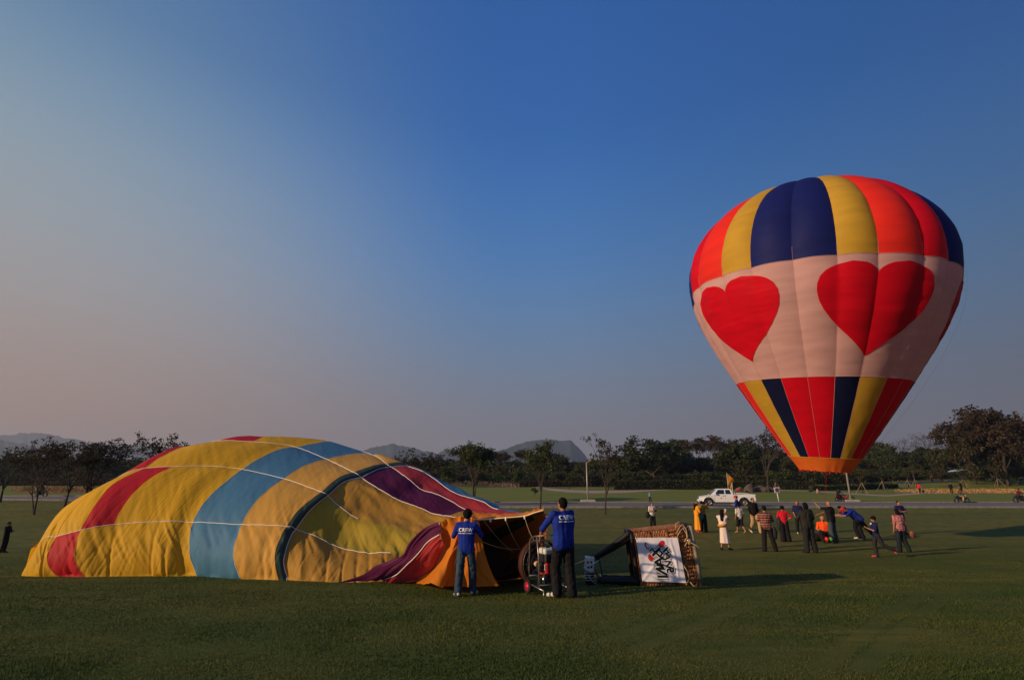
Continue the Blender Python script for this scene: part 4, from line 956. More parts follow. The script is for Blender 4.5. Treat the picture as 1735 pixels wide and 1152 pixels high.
def pickup():
    g = gpt(1231, 858.6); g = np.array([g[0], 55.6, float(G(g[0], 55.6))+.06])
    e = empty('pickup_truck', tuple(g), math.radians(-11), 'white extended-cab pickup truck facing left on the road', 'pickup truck')
    L = 5.3
    def X(f): return (f-.5)*L
    r = .40; wx = (X(.165), X(.79))
    def arch(cx, up=True):
        return [(cx+ .50*math.cos(a), .40+.50*math.sin(a)) for a in np.linspace(PI-.15, .15, 14)]
    low = [(X(0)+.02, .42), (X(0), .62)]
    poly = [(X(.0), .45), (X(.04), .42)]+arch(wx[0])+[(X(.28), .42), (X(.66), .42)]+arch(wx[1])+[(X(.93), .50), (X(1.0), .55), (X(1.0), 1.13), (X(.625), 1.15), (X(.60), 1.16), (X(.21), 1.10), (X(.17), 1.07), (X(.05), .98), (X(.01), .90), (X(-.003), .70)]
    def wid(x, z, y):
        s = 1.0 if z < .95 else 1-.05*(z-.95)/.2
        f = 1-.16*max(0, (X(.12)-x)/(.12*L))**2
        return (x, y*s*f, z)
    b = MB(); b.prism(poly, -.88, .88, wid); b.build('body', cp, e, fixn=True, bevel=.03)
    # dark slab painted in for the shade inside the bed
    MB().box((X(.815), 0, 1.10), (L*.34, 1.5, .10)).build('bed', trim, e)
    for sy in (-1, 1): MB().box((X(.815), sy*.80, 1.155), (L*.36, .10, .05)).build('bed_rail', cp, e, bevel=.01)
    # greenhouse: skin with real window openings filled by glass set back
    yb, yt = .80, .64; zb, zt = 1.13, 1.70
    def cy(z): return yb+(yt-yb)*(z-zb)/(zt-zb)
    A = [(X(.20), zb-.03), (X(.315), 1.64), (X(.345), 1.70), (X(.55), 1.71), (X(.585), 1.66), (X(.615), zb-.03)]
    b = MB(); n = len(A)
    b.add([(x, -cy(z), z) for x, z in A]+[(x, cy(z), z) for x, z in A], [(i, (i+1) % n, (i+1) % n+n, i+n) for i in range(1, n-1)]+[tuple(range(n))[::-1], tuple(range(n, 2*n))])
    b.build('cab', cp, e, fixn=True, bevel=.02)
    def sidewin(x0, x1, x2, x3, z0, z1, nm):
        for sy in (-1, 1):
            q = MB(); pts = [(x0, z0), (x1, z0), (x2, z1), (x3, z1)]
            q.add([(x, sy*(cy(z)+.006), z) for x, z in pts]+[(x, sy*(cy(z)-.03), z) for x, z in pts], [(0, 1, 2, 3), (7, 6, 5, 4), (0, 4, 5, 1), (1, 5, 6, 2), (2, 6, 7, 3), (3, 7, 4, 0)])
            q.build(nm, glass, e, fixn=True)
    sidewin(X(.285), X(.455), X(.455), X(.35), 1.19, 1.60, 'side_window'); sidewin(X(.475), X(.575), X(.555), X(.475), 1.19, 1.60, 'rear_side_window')
    q = MB(); 
    for (x, z) in ((X(.208), 1.15), (X(.310), 1.62)): q.v += [(x-.02, -cy(z)+.05, z+.01), (x-.02, cy(z)-.05, z+.01)]
    q.f = [(0, 1, 3, 2)]; q.build('windscreen', principled('screen_glass', (.06, .075, .09), .08, spec=.8), e)
    q = MB(); q.add([(X(.605)+.012, -.6, 1.25), (X(.605)+.012, .6, 1.25), (X(.588)+.012, .55, 1.6), (X(.588)+.012, -.55, 1.6)], [(0, 1, 2, 3)]); q.build('rear_window', glass, e)
    for sy in (-1, 1):
        for xx in (.275, .465, .612):
            MB().box((X(xx), sy*.878, .86), (.012, .01, .55)).build('door_gap', trim, e)
        MB().box((X(.43), sy*.885, 1.02), (.16, .03, .035)).build('door_handle', trim if sy < 0 else trim, e)
        MB().ell((X(.29), sy*1.0, 1.2), (.08, .13, .10)).build('mirror', cp, e, True)
        MB().ell((X(.035), sy*.66, .86), (.16, .14, .10)).build('headlight', lampm, e, True)
        MB().ell((X(.02), sy*.6, .57), (.06, .1, .07)).build('fog_lamp', lampm, e, True)
        MB().box((X(.995), sy*.8, .88), (.06, .12, .3)).build('tail_light', redl, e)
        MB().box((X(.39), sy*.886, .82), (.14, .008, .11)).build('door_emblem', principled('emblem', (.5, .1, .12), .5) if 'emblem' not in MATS else MATS['emblem'], e)
        for wxx in wx: wheel(e, (wxx, sy*.80, .40), .40, .25)
        for wxx in wx:
            a = MB().tube([(wxx+.53*math.cos(t), sy*.885, .40+.53*math.sin(t)) for t in np.linspace(PI-.2, .2, 14)], .028, 6); a.build('wheel_arch', cp, e, True)
    MB().box((X(.0)+.02, 0, .80), (.05, .8, .16)).build('grille', trim, e); MB().box((X(.0)-.03, 0, .56), (.14, 1.6, .20)).build('bumper', cp, e, bevel=.04)
    MB().box((X(.5), 0, .42), (L*.86, 1.2, .2)).build('underbody', trim, e)
    MB().tube([(X(.64), -.7, 1.15), (X(.64), -.7, 1.32), (X(.64), .7, 1.32), (X(.64), .7, 1.15)], .03, 6).build('rack', cp, e, True)
    MB().tube([(X(.87), -.8, 1.18), (X(.87), -.8, 1.27), (X(.66), -.8, 1.27)], .022, 6).build('rack', cp, e, True)
    return e
pickup()
# ------------------------------------------------------------------ motorcycles
bodyred = principled('bike_red', (.28, .02, .03), .35, spec=.5); bodyblk = principled('bike_black', (.02, .02, .025), .4, spec=.5); chrome = principled('chrome', (.5, .48, .45), .25, 1)
def motorcycle(px, D, rz, m, label):
    p = at(px, D); e = empty('motorcycle', tuple(p), rz, label, 'motorcycle', 'motorcycles beyond the road')
    for x in (-.62, .62):
        t = MB().lathe([(.23, -.05), (.29, -.045), (.30, 0), (.29, .045), (.23, .05)], (0, 0, 0), 20, 'Y', True).build('wheel', tyre, e, True); t.location = (x, 0, .30)
        MB().lathe([(.001, -.05), (.05, -.05), (.05, .05), (.001, .05)], (0, 0, 0), 10, 'Y').build('hub', chrome, t)
        for k in range(8): MB().tube([(0, 0, 0), (.24*math.cos(k*PI/4), 0, .24*math.sin(k*PI/4))], .006, 3).build('spoke', chrome, t)
    b = MB(); b.capsule((-.35, 0, .55), .10, (.05, 0, .42), .11); b.capsule((.05, 0, .42), .1, (-.5, 0, .72), .07); b.capsule((.05, 0, .5), .09, (.42, 0, .85), .05); b.capsule((-.2, 0, .6), .12, (-.62, 0, .75), .09); b.capsule((-.62, 0, .7), .07, (-.78, 0, .66), .05)
    b.remesh('body', m, e, .025, 2)
    MB().ell((-.25, 0, .80), (.38, .12, .06)).build('seat', bodyblk, e, True)
    MB().capsule((.0, 0, .32), .11, (-.12, 0, .34), .11).build('engine', trim, e, True)
    MB().tube([(.62, .04, .3), (.5, .04, .62), (.42, 0, .95)], .022, 6).build('fork', chrome, e, True)
    MB().tube([(.30, -.33, 1.02), (.42, -.15, .98), (.42, .15, .98), (.30, .33, 1.02)], .015, 6).build('handlebar', chrome, e, True)
    MB().ell((.52, 0, .86), (.08, .08, .08)).build('headlight', lampm, e, True)
    MB().capsule((-.1, -.12, .28), .035, (-.75, -.14, .36), .05).build('exhaust', chrome, e, True)
    a = MB(); a.tube([(.62+.33*math.cos(t), 0, .30+.33*math.sin(t)) for t in np.linspace(.5, 2.5, 8)], .03, 5); a.build('mudguard', m, e, True)
    for sy in (-1, 1): MB().tube([(.33, sy*.28, 1.0), (.38, sy*.32, 1.2)], .008, 4).build('mirror_arm', chrome, e); MB().ell((.38, sy*.33, 1.22), (.02, .06, .04)).build('mirror', trim, e, True)
    return e, p
# ------------------------------------------------------------------ inflation fan
def inflation_fan():
    g0 = gpt(896, 1005.5); g = unp(931, 1000, g0[1]-.16); e = empty('inflation_fan', (g[0], g[1], g0[2]), math.radians(-66), 'petrol inflation fan with round shroud, steel frame and red-hubbed wheels', 'fan', scale=.88)
    shr = principled('shroud', (.05, .012, .007), .7); fr = principled('frame_steel', (.36, .33, .30), .35, .8)
    # local: fan blows toward -X
    R_ = .47; zc = .57
    MB().lathe([(R_*.97, -.10), (R_, -.10), (R_*1.04, 0), (R_, .10), (R_*.97, .10), (R_*.985, 0)], (-.42, 0, zc), 40, 'X', True).build('shroud', shr, e, True)
    MB().lathe([(.07, -.03), (.09, 0), (.07, .03)], (-.42, 0, zc), 16, 'X').build('hub', fr, e, True)
    for k in range(4):
        a = k*PI/2+.4; q = MB(); vs = []
        for r in np.linspace(.06, R_*.93, 8):
            tw = .7*(1-r/R_)+.25; c = np.array([-.42, math.cos(a)*r, zc+math.sin(a)*r]); tv = np.array([math.sin(tw), -math.sin(a)*math.cos(tw), math.cos(a)*math.cos(tw)])*.06; nn = np.array([.006, 0, 0])
            vs += [tuple(c-tv-nn), tuple(c+tv-nn), tuple(c+tv+nn), tuple(c-tv+nn)]
        fs = [(i*4+j, i*4+(j+1) % 4, (i+1)*4+(j+1) % 4, (i+1)*4+j) for i in range(7) for j in range(4)]+[(0, 3, 2, 1), (28, 29, 30, 31)]
        q.add(vs, fs); q.build('blade', shr, e, True)
    for r in (.15, .26, .36, .45): MB().tube([(-.30, math.cos(t)*r, zc+math.sin(t)*r) for t in np.linspace(0, 2*PI, 30, endpoint=False)], .004, 4, closed=True).build('guard_ring', fr, e)
    for k in range(10): a = k*PI/5; MB().tube([(-.30, 0, zc), (-.30, math.cos(a)*.46, zc+math.sin(a)*.46)], .004, 4).build('guard_spoke', fr, e)
    for sy in (-.30, .30):
        MB().tube([(-.34, sy, .17), (-.32, sy, .5), (-.28, sy, 1.02), (-.24, sy, 1.08), (-.05, sy, 1.14), (.30, sy, 1.18)], .016, 8).build('side_frame', fr, e, True)
        MB().tube([(.14, sy, .14), (.12, sy, .8), (.05, sy, 1.14)], .016, 8).build('side_frame', fr, e, True)
        MB().tube([(-.34, sy, .20), (.34, sy, .16)], .014, 8).build('bottom_rail', fr, e, True)
    MB().tube([(-.27, -.30, 1.03), (-.27, .30, 1.03)], .014, 8).build('cross_bar', fr, e, True); MB().tube([(.30, -.30, 1.18), (.30, .30, 1.18)], .015, 8).build('handle', fr, e, True)
    MB().tube([(.10, -.30, .22), (.10, .30, .22)], .014, 8).build('cross_bar', fr, e, True); MB().tube([(-.3, -.30, .35), (-.3, .30, .35)], .014, 8).build('cross_bar', fr, e, True)
    # engine
    en = MB(); en.box((.02, 0, .52), (.34, .34, .26)); en.build('engine', principled('engine_red', (.40, .02, .02), .4, spec=.5), e, bevel=.04)
    MB().box((.04, 0, .73), (.36, .38, .16)).build('engine_cover', bodyblk, e, bevel=.03)
    MB().box((.06, -.05, .86), (.30, .30, .12)).build('fuel_tank', principled('tank_white', (.62, .62, .6), .4), e, bevel=.035)
    MB().lathe([(.001, .02), (.04, .02), (.04, -.02), (.001, -.02)], (.06, -.05, .94), 12).build('fuel_cap', blk, e)
    MB().lathe([(.001, -.06), (.09, -.06), (.11, 0), (.11, .04), (.001, .04)], (.02, -.21, .56), 20, 'Y').build('pull_starter', trim, e, True)
    MB().capsule((-.10, -.24, .60), .055, (-.10, -.20, .60), .055).build('air_filter', principled('filter_tan', (.62, .40, .22), .5), e, True)
    MB().tube([(.16, -.2, .45), (.22, -.24, .36), (.22, -.24, .28)], .03, 8).build('exhaust', chrome, e, True)
    MB().box((.12, -.178, .56), (.10, .012, .10)).build('plate', whitep, e)
    MB().box((.12, -.186, .56), (.07, .006, .07)).build('plate_print', trim, e)
    MB().box((.0, 0, .36), (.5, .4, .03)).build('engine_plate', trim, e)
    for sy in (-1, 1):
        t = MB().lathe([(.085, -.035), (.13, -.04), (.145, 0), (.13, .04), (.085, .035)], (0, 0, 0), 24, 'Y', True).build('wheel', tyre, e, True); t.location = (-.34, sy*.32, .145)
        MB().lathe([(.001, -.035), (.03, -.045), (.035, -.02), (.085, -.03), (.088, .03), (.001, .03)], (0, 0, 0), 20, 'Y').build('rim', principled('rim_red', (.55, .01, .05), .45) if 'rim_red' not in MATS else MATS['rim_red'], t, True)
    MB().tube([(-.34, -.32, .145), (-.34, .32, .145)], .014, 8).build('axle', fr, e, True)
    for sy in (-.3, .3): MB().tube([(.33, sy, .16), (.33, sy, 0)], .016, 8).build('foot', fr, e, True)
inflation_fan()
# ------------------------------------------------------------------ basket lying on its side
def quad_frame(c00, c10, c01, c11):
    c00, c10, c01, c11 = map(np.array, (c00, c10, c01, c11))
    def f(u, v): u = np.asarray(u)[..., None]; v = np.asarray(v)[..., None]; return c00*(1-u)*(1-v)+c10*u*(1-v)+c01*(1-u)*v+c11*u*v
    return f
def basket():
    # local axes: X right (towards the basket floor), Y away from the viewer, Z up.  rim at left, floor at right
    g = gpt(1084, 994); e = empty('balloon_basket', tuple(g), math.radians(-4), 'tan wicker basket tipped on its side with black rim and white banner', 'basket')
    wick = principled('wicker', (.43, .17, .065), .7, nscale=14, namt=.35, bump=.004, bscale=60); wickd = principled('wicker_stake', (.23, .08, .03), .75, nscale=10, namt=.3)
    core = principled('basket_core', (.035, .014, .007), .9); leather = principled('leather_black', (.010, .010, .011), .55, nscale=5, namt=.3); rope_ = principled('rope_pale', (.42, .30, .18), .85); wood = principled('runner_wood', (.33, .26, .17), .75, nscale=4, namt=.25, bump=.006, bscale=20)
    # eight corners, slightly tapered: rim (left) smaller than floor (right)
    y0, y1 = 0.0, 1.02
    a = dict(rb0=(0, y0, .02), rt0=(-.09, y0+.02, 1.02), fb0=(1.16, y0, .04), ft0=(1.03, y0+.02, 1.14), rb1=(0.02, y1, .02), rt1=(-.07, y1, 1.0), fb1=(1.18, y1, .04), ft1=(1.05, y1, 1.12))
    def side(c, nu_, nv_, nrm, nm):
        f = quad_frame(*c); nrm = np.array(nrm, float)
        # weave as real relief: horizontal strands pass alternately over and under the stakes
        NU, NV = nu_*4+1, nv_*4+1; uu, v_ = np.meshgrid(np.linspace(0, 1, NU), np.linspace(0, 1, NV), indexing='ij')
        P_ = f(uu, v_); s = np.sin(uu*nu_*PI); par = np.cos(np.floor(v_*nv_-1e-6)*PI); strand = np.abs(np.sin(v_*nv_*PI))**.6
        h_ = .010*strand+.008*s*par*strand+.003*vnoise(uu*60, v_*60)
        P_ = P_+nrm*h_[..., None]; bow = np.sin(uu*PI)*np.sin(v_*PI)*.03; P_ = P_+nrm*bow[..., None]
        me = npmesh(nm, P_.reshape(-1, 3), grid_faces(NU, NV), wick); link(nm, me, e)
        me.flip_normals() if np.dot(grid_normals(P_)[5, 5], nrm) < 0 else None
        return f
    # stakes run rim->floor ; strands run round.   u = around (rim edge direction), v = rim->floor
    fF = side((a['rb0'], a['rt0'], a['fb0'], a['ft0']), 16, 44, (0, -1, 0), 'wicker_front')
    fT = side((a['rt0'], a['rt1'], a['ft0'], a['ft1']), 16, 44, (0, 0, 1), 'wicker_top')
    side((a['rb1'], a['rt1'], a['fb1'], a['ft1']), 16, 44, (0, 1, 0), 'wicker_back')
    side((a['rb0'], a['rb1'], a['fb0'], a['fb1']), 12, 30, (0, 0, -1), 'wicker_underside')
    # exposed weaving rods to the right of the banner
    for i in range(15):
        u = .04+i*.066; p = fF(np.array([u]), np.array([.60]))[0]; q = fF(np.array([u]), np.array([.985]))[0]
        MB().tube([tuple(p+np.array([0, -.022, 0])), tuple((p+q)/2+np.array([0, -.045, 0])), tuple(q+np.array([0, -.022, 0]))], .013, 6).build('stake', wick if i % 2 else wickd, e, True)
    for v_ in (.30, .62, .80, .97):
        pts = [tuple(fF(np.array([u]), np.array([v_]))[0]+np.array([0, -.034-.025*math.sin(u*PI), 0])) for u in np.linspace(0, 1, 12)]
        MB().tube(pts, .013, 6).build('binding_rod', wickd, e, True)
    for v_ in (.06, .14, .86, .95):
        pts = [tuple(fT(np.array([u]), np.array([v_]))[0]+np.array([0, 0, .028])) for u in np.linspace(0, 1, 8)]
        MB().tube(pts, .012, 6).build('binding_rod', wickd, e, True)
    # floor board and runner
    fl = MB(); fl.add([tuple(np.array(a[k])+np.array([.0, 0, 0])) for k in ('fb0', 'ft0', 'ft1', 'fb1')]+[tuple(np.array(a[k])+np.array([.05, 0, 0])) for k in ('fb0', 'ft0', 'ft1', 'fb1')], [(0, 1, 2, 3), (7, 6, 5, 4), (0, 4, 5, 1), (1, 5, 6, 2), (2, 6, 7, 3), (3, 7, 4, 0)]); fl.build('floor_board', core, e)
    MB().tube([(1.20, .03, .05), (1.17, .01, .45), (1.13, .01, .8), (1.09, .03, 1.17)], [.052, .054, .052, .05], 10).build('runner', wood, e, True)
    MB().tube([(1.23, .95, .05), (1.11, .95, 1.14)], .05, 10).build('runner', wood, e, True)
    MB().tube([(1.10, .0, 1.17), (1.12, .95, 1.15)], .035, 8).build('runner', leather, e, True)
    # thick rolled leather rim
    rim = [a['rb0'], a['rt0'], a['rt1'], a['rb1']]; pts = []
    for i in range(4):
        p, q = np.array(rim[i]), np.array(rim[(i+1) % 4])
        for t in np.linspace(0, 1, 8, endpoint=False): pts.append(tuple(p*(1-t)+q*t+np.array([-.02, 0, 0])))
    MB().tube(pts, .040, 8, closed=True).build('padded_rim', leather, e, True)
    # knotted ropes
    for zz, s in ((.98, 1), (.9, -1)):
        MB().tube([(.80, -.05, zz+.05), (.86, -.08, zz+.16), (.92, -.07, zz+.22), (.99, -.06, zz+.12), (1.0, -.08, zz-.02), (.93, -.09, zz-.12)], .012, 6).build('rope', rope_, e, True)
    MB().tube([(.78, -.06, 1.10), (.80, -.04, 1.20), (.86, -.02, 1.24), (.93, -.02, 1.2)], .011, 6).build('rope', rope_, e, True)
    MB().tube([(.88, -.06, .42), (.95, -.09, .30), (.96, -.09, .16), (.90, -.07, .06)], .010, 6).build('rope', rope_, e, True)
    MB().tube([(.98, -.07, .12), (1.03, -.10, .05), (1.1, -.09, .03)], .010, 6).build('rope', rope_, e, True)
    MB().ell((1.03, -.06, .86), (.05, .035, .06)).build('knot', rope_, e, True); MB().tube([(1.03, -.07, .86), (1.15, -.12, .80), (1.22, -.14, .74)], .008, 5).build('rope', rope_, e, True)
    # banner stretched over the front side
    ban = principled('banner_cloth', (.86, .83, .90), .38, spec=.4, nscale=3, namt=.04)
    bf = quad_frame((.045, -.085, .115), (.90, -.085, .10), (-.035, -.085, .935), (.80, -.085, .945))
    U_, V_ = np.meshgrid(np.linspace(0, 1, 70), np.linspace(0, 1, 60), indexing='ij'); P_ = bf(U_, V_)
    fold = .018*np.exp(-((U_-.83-.03*np.sin(V_*4))/.028)**2)*np.sin(V_*PI)+.014*vnoise(U_*5+V_*3, V_*3-U_*2)+.010*np.exp(-((U_-V_*.9-.0)/.05)**2)*(U_ < .35)+.012*np.exp(-(((1-U_)*.8-V_)/.04)**2)*(U_ > .6)+.006*vnoise(U_*14, V_*9)
    P_[..., 1] -= fold
    link('banner', npmesh('banner', P_.reshape(-1, 3), grid_faces(70, 60), ban), e)
    for u, v in ((0, 0), (1, 0), (0, 1), (1, 1)): 
        p = bf(np.array([u*.97+.015]), np.array([v*.97+.015]))[0]; MB().ell(tuple(p+np.array([0, -.008, 0])), (.010, .006, .010), 8, 6).build('eyelet', chrome, e, True)
    def bsurf(u, v, lift):
        iu = np.clip(u, 0, 1)*69; iv = np.clip(v, 0, 1)*59; i = min(int(iu), 68); j = min(int(iv), 58); fu, fv = iu-i, iv-j
        p = P_[i, j]*(1-fu)*(1-fv)+P_[i+1, j]*fu*(1-fv)+P_[i, j+1]*(1-fu)*fv+P_[i+1, j+1]*fu*fv
        return p+np.array([0, -lift, 0])
    inkb = principled('print_black', (.012, .012, .014), .45); inkw = principled('print_white', (.80, .80, .82), .45); inkg = principled('print_grey', (.22, .22, .24), .45); inkr = principled('print_red', (.62, .015, .04), .45)
    # lettering drawn as strokes in banner units (u right, v up); text runs upwards
    def stroke(pts, w, lift, mat, nm, n=10):
        V = []; Fs = []
        pts = [np.array(p, float) for p in pts]
        dense = []
        for p, q in zip(pts[:-1], pts[1:]):
            for t in np.linspace(0, 1, 6, endpoint=False): dense.append(p*(1-t)+q*t)
        dense.append(pts[-1]); m = len(dense)
        for i, p in enumerate(dense):
            t = dense[min(i+1, m-1)]-dense[max(i-1, 0)]; t = t/np.linalg.norm(t); nn = np.array([-t[1], t[0]])
            ex = t*(-w*.5 if i == 0 else (w*.5 if i == m-1 else 0))*.35
            for s in (-1, 1): V.append(tuple(bsurf(*(p+ex+nn*w*.5*s), lift)))
        Fs = [(2*i, 2*i+1, 2*i+3, 2*i+2) for i in range(m-1)]
        b_ = MB(); b_.add(V, Fs); return b_
    def blob(c, rx, ry, ang, lift, n=24):
        V = [tuple(bsurf(*(np.array(c)+np.array([math.cos(ang)*rx*math.cos(t)-math.sin(ang)*ry*math.sin(t), math.sin(ang)*rx*math.cos(t)+math.cos(ang)*ry*math.sin(t)])), lift)) for t in np.linspace(0, 2*PI, n, endpoint=False)]
        return MB().add(V, [tuple(range(n))])
    # picture coords of the banner crop (0..1329 x 0..1152, crop of 1060..1210 x 880..1010) -> u,v
    qa = np.array([(145, 228), (785, 212), (890, 915), (228, 905)], float)   # tl tr br bl in the crop
    def uv(x, y):
        # invert the bilinear map by a few newton steps
        u, v = .5, .5
        for _ in range(12):
            top = qa[0]*(1-u)+qa[1]*u; bot = qa[3]*(1-u)+qa[2]*u; p = bot*(1-v)+top*v; d = np.array([x, y])-p
            du = (qa[1]-qa[0])*v+(qa[2]-qa[3])*(1-v); dv = top-bot; Mx = np.array([du, dv]).T; s = np.linalg.solve(Mx, d); u += s[0]; v += s[1]
        return (u, v)
    S = []
    def L_(pts, w=34): S.append(([uv(*p) for p in pts], w*1.02/690))
    L_([(466, 822), (608, 822)], 36)                                   # foot bar
    L_([(600, 790), (440, 706), (575, 700)], 36); L_([(440, 706), (575, 676), (440, 640)], 30)     # M
    L_([(425, 607), (590, 660)], 36); L_([(425, 607), (555, 525)], 34); L_([(515, 640), (505, 560)], 22)   # A
    L_([(395, 500), (505, 385)], 40); L_([(355, 430), (395, 385)], 24); L_([(400, 415), (560, 560)], 30); L_([(450, 470), (500, 520)], 22)    # X
    L_([(515, 505), (545, 450)], 24); L_([(505, 420), (555, 475)], 22)
    L_([(615, 760), (612, 715), (650, 705), (665, 745), (700, 740), (700, 700)], 26)               # S
    L_([(600, 668), (700, 690)], 26)                                     # N
    L_([(600, 668), (668, 592)], 24); L_([(575, 590), (668, 592)], 24)
    L_([(572, 560), (660, 520), (600, 470)], 26); L_([(630, 545), (600, 505)], 18)                # A
    L_([(560, 440), (625, 370)], 30); L_([(590, 470), (650, 440)], 22); L_([(600, 400), (650, 455)], 22)     # X
    for lift, extra, mat, nm in ((.004, .084, inkg, 'letter_shadow'), (.007, .044, inkw, 'letter_outline'), (.010, 0, inkb, 'letter')):
        if nm != 'letter':
            b_ = MB()
            for pts, w in S: q = stroke(pts, w+extra, lift, mat, nm); b_.add(q.v, q.f)
            b_.build(nm, mat, e)
        else:
            for pts, w in S: stroke(pts, w, lift, mat, nm).build(nm, mat, e)
    for (x, y, rx, ry, an, m, lf_) in ((536, 322, 70, 46, .75, inkg, .0015), (536, 322, 62, 38, .75, inkr, .003), (372, 536, 48, 62, .2, inkg, .0015), (372, 536, 40, 54, .2, inkr, .003), (308, 352, 30, 58, .35, inkg, .0015), (306, 352, 24, 50, .35, inkr, .0025), (318, 352, 13, 34, .4, inkw, .0035)):
        blob(uv(x, y), rx/660, ry/690, an, lf_).build('emblem_shape', m, e)
    # padded uprights and burner frame at left
    bw = gpt(1004, 992)
    def lp(px, py, Y): p = unp(px, py, Y)-g; Rm = Matrix.Rotation(math.radians(4), 3, 'Z'); return tuple(Rm @ Vector(p))
    Y0_ = g[1]
    def sleeve(P0, P1, r, sag=.02):
        P0, P1 = Vector(P0), Vector(P1); b_ = MB(); pts = [P0.lerp(P1, t)+Vector((0, 0, -sag*math.sin(t*PI))) for t in np.linspace(0, 1, 12)]
        b_.tube(pts, [r*(.72+.28*math.sin(min(1, .25+t)*PI*.5))*(1+.08*math.sin(i*2.1)) for i, t in enumerate(np.linspace(0, 1, 12))], 10); return b_.build('padded_upright', leather, e, True)
    sleeve(lp(1009, 943, Y0_+.25), lp(1070, 900, Y0_+.05), .062); sleeve(lp(1014, 942, Y0_+.85), lp(1078, 903, Y0_+.95), .06)
    sleeve(lp(1012, 982, Y0_+.15), lp(1083, 985, Y0_+.0), .075, .0); sleeve(lp(1020, 978, Y0_+.8), lp(1088, 982, Y0_+.95), .07, .0)
    # burner block
    bc = Vector(lp(998, 955, Y0_+.45))
    bs = principled('burner_steel', (.66, .66, .68), .35, .45); bd = principled('burner_dark', (.03, .028, .026), .5, .3)
    MB().box((bc.x, bc.y-.1, bc.z+.02), (.19, .22, .27), ry=.10).build('burner_block', bs, e, bevel=.012)
    for dx, dz in ((-.035, .06), (.035, .06), (-.03, -.04), (.035, -.03)): MB().lathe([(.001, -.01), (.022, -.01), (.022, .01), (.001, .01)], (bc.x+dx, bc.y-.205, bc.z+dz), 12, 'Y').build('valve', bd, e)
    for dy in (-.12, .12):
        MB().lathe([(.001, -.22), (.085, -.22), (.085, .08), (.06, .10), (.001, .10)], (bc.x-.0, bc.y+dy, bc.z-.22), 20, 'Z').build('burner_can', bd, e, True)
        for k in range(4): MB().tube([(bc.x+.09*math.cos(t), bc.y+dy+.09*math.sin(t), bc.z-.2-.05*k+.06) for t in np.linspace(0, 2*PI, 16, endpoint=False)], .007, 4, closed=True).build('burner_coil', bs, e, True)
    MB().tube([(bc.x-.12, bc.y-.2, bc.z-.08), (bc.x-.13, bc.y-.22, bc.z-.03), (bc.x-.05, bc.y-.24, bc.z-.10), (bc.x+.10, bc.y-.22, bc.z-.13)], .011, 6).build('burner_tube', bs, e, True)
    MB().tube([(bc.x-.02, bc.y-.25, bc.z-.02), (bc.x+.10, bc.y-.24, bc.z+.05), (bc.x+.20, bc.y-.2, bc.z+.10)], .013, 6).build('burner_tube', bs, e, True)
    MB().tube([(bc.x-.03, bc.y-.24, bc.z-.18), (bc.x+.02, bc.y-.24, bc.z-.28), (bc.x+.13, bc.y-.22, bc.z-.36)], .009, 6).build('burner_tube', bs, e, True)
    MB().tube([(bc.x+.2, bc.y-.2, bc.z-.16), (bc.x+.30, bc.y-.2, bc.z-.34), (bc.x+.22, bc.y-.2, bc.z-.40), (bc.x+.28, bc.y-.2, bc.z-.28)], .009, 6).build('burner_tube', bs, e, True)
    for a_, b2 in (((.08, -.1, .1), (.22, -.15, .12)), ((.08, .15, .08), (.24, .2, .1)), ((.08, -.1, -.1), (.28, -.2, -.38)), ((.08, .2, -.1), (.28, .2, -.36)), ((.2, -.2, .12), (.2, .25, .12)), ((.28, -.2, -.38), (.28, .25, -.38)), ((.2, -.2, .12), (.28, -.2, -.38))):
        MB().tube([tuple(bc+Vector(a_)), tuple(bc+Vector(b2))], .014, 6).build('burner_frame', bd, e, True)
    for k in range(3): MB().tube([(bc.x+.02*k, bc.y-.05, bc.z+.1), (bc.x-.02+.05*k, bc.y-.07, bc.z+.17+.02*k), (bc.x+.06*k+.02, bc.y-.02, bc.z+.12)], .009, 5).build('fuel_hose', bd, e, True)
    MB().tube([(bc.x+.1, bc.y-.2, bc.z-.4), (bc.x-.1, bc.y-.4, bc.z-.47), (bc.x+.15, bc.y-.6, bc.z-.49), (bc.x+.5, bc.y-.55, bc.z-.49)], .014, 6).build('fuel_hose', bd, e, True)
basket()
p, q = unp(1000, 945, 10.9), unp(957, 962, 10.2); b_ = MB(); b_.tube([tuple(p), tuple(q)], .006, 4); o = b_.build('cord', fab['tape'], None); tag(o, 'thin pale cord from the burner towards the right crewman', 'cord')

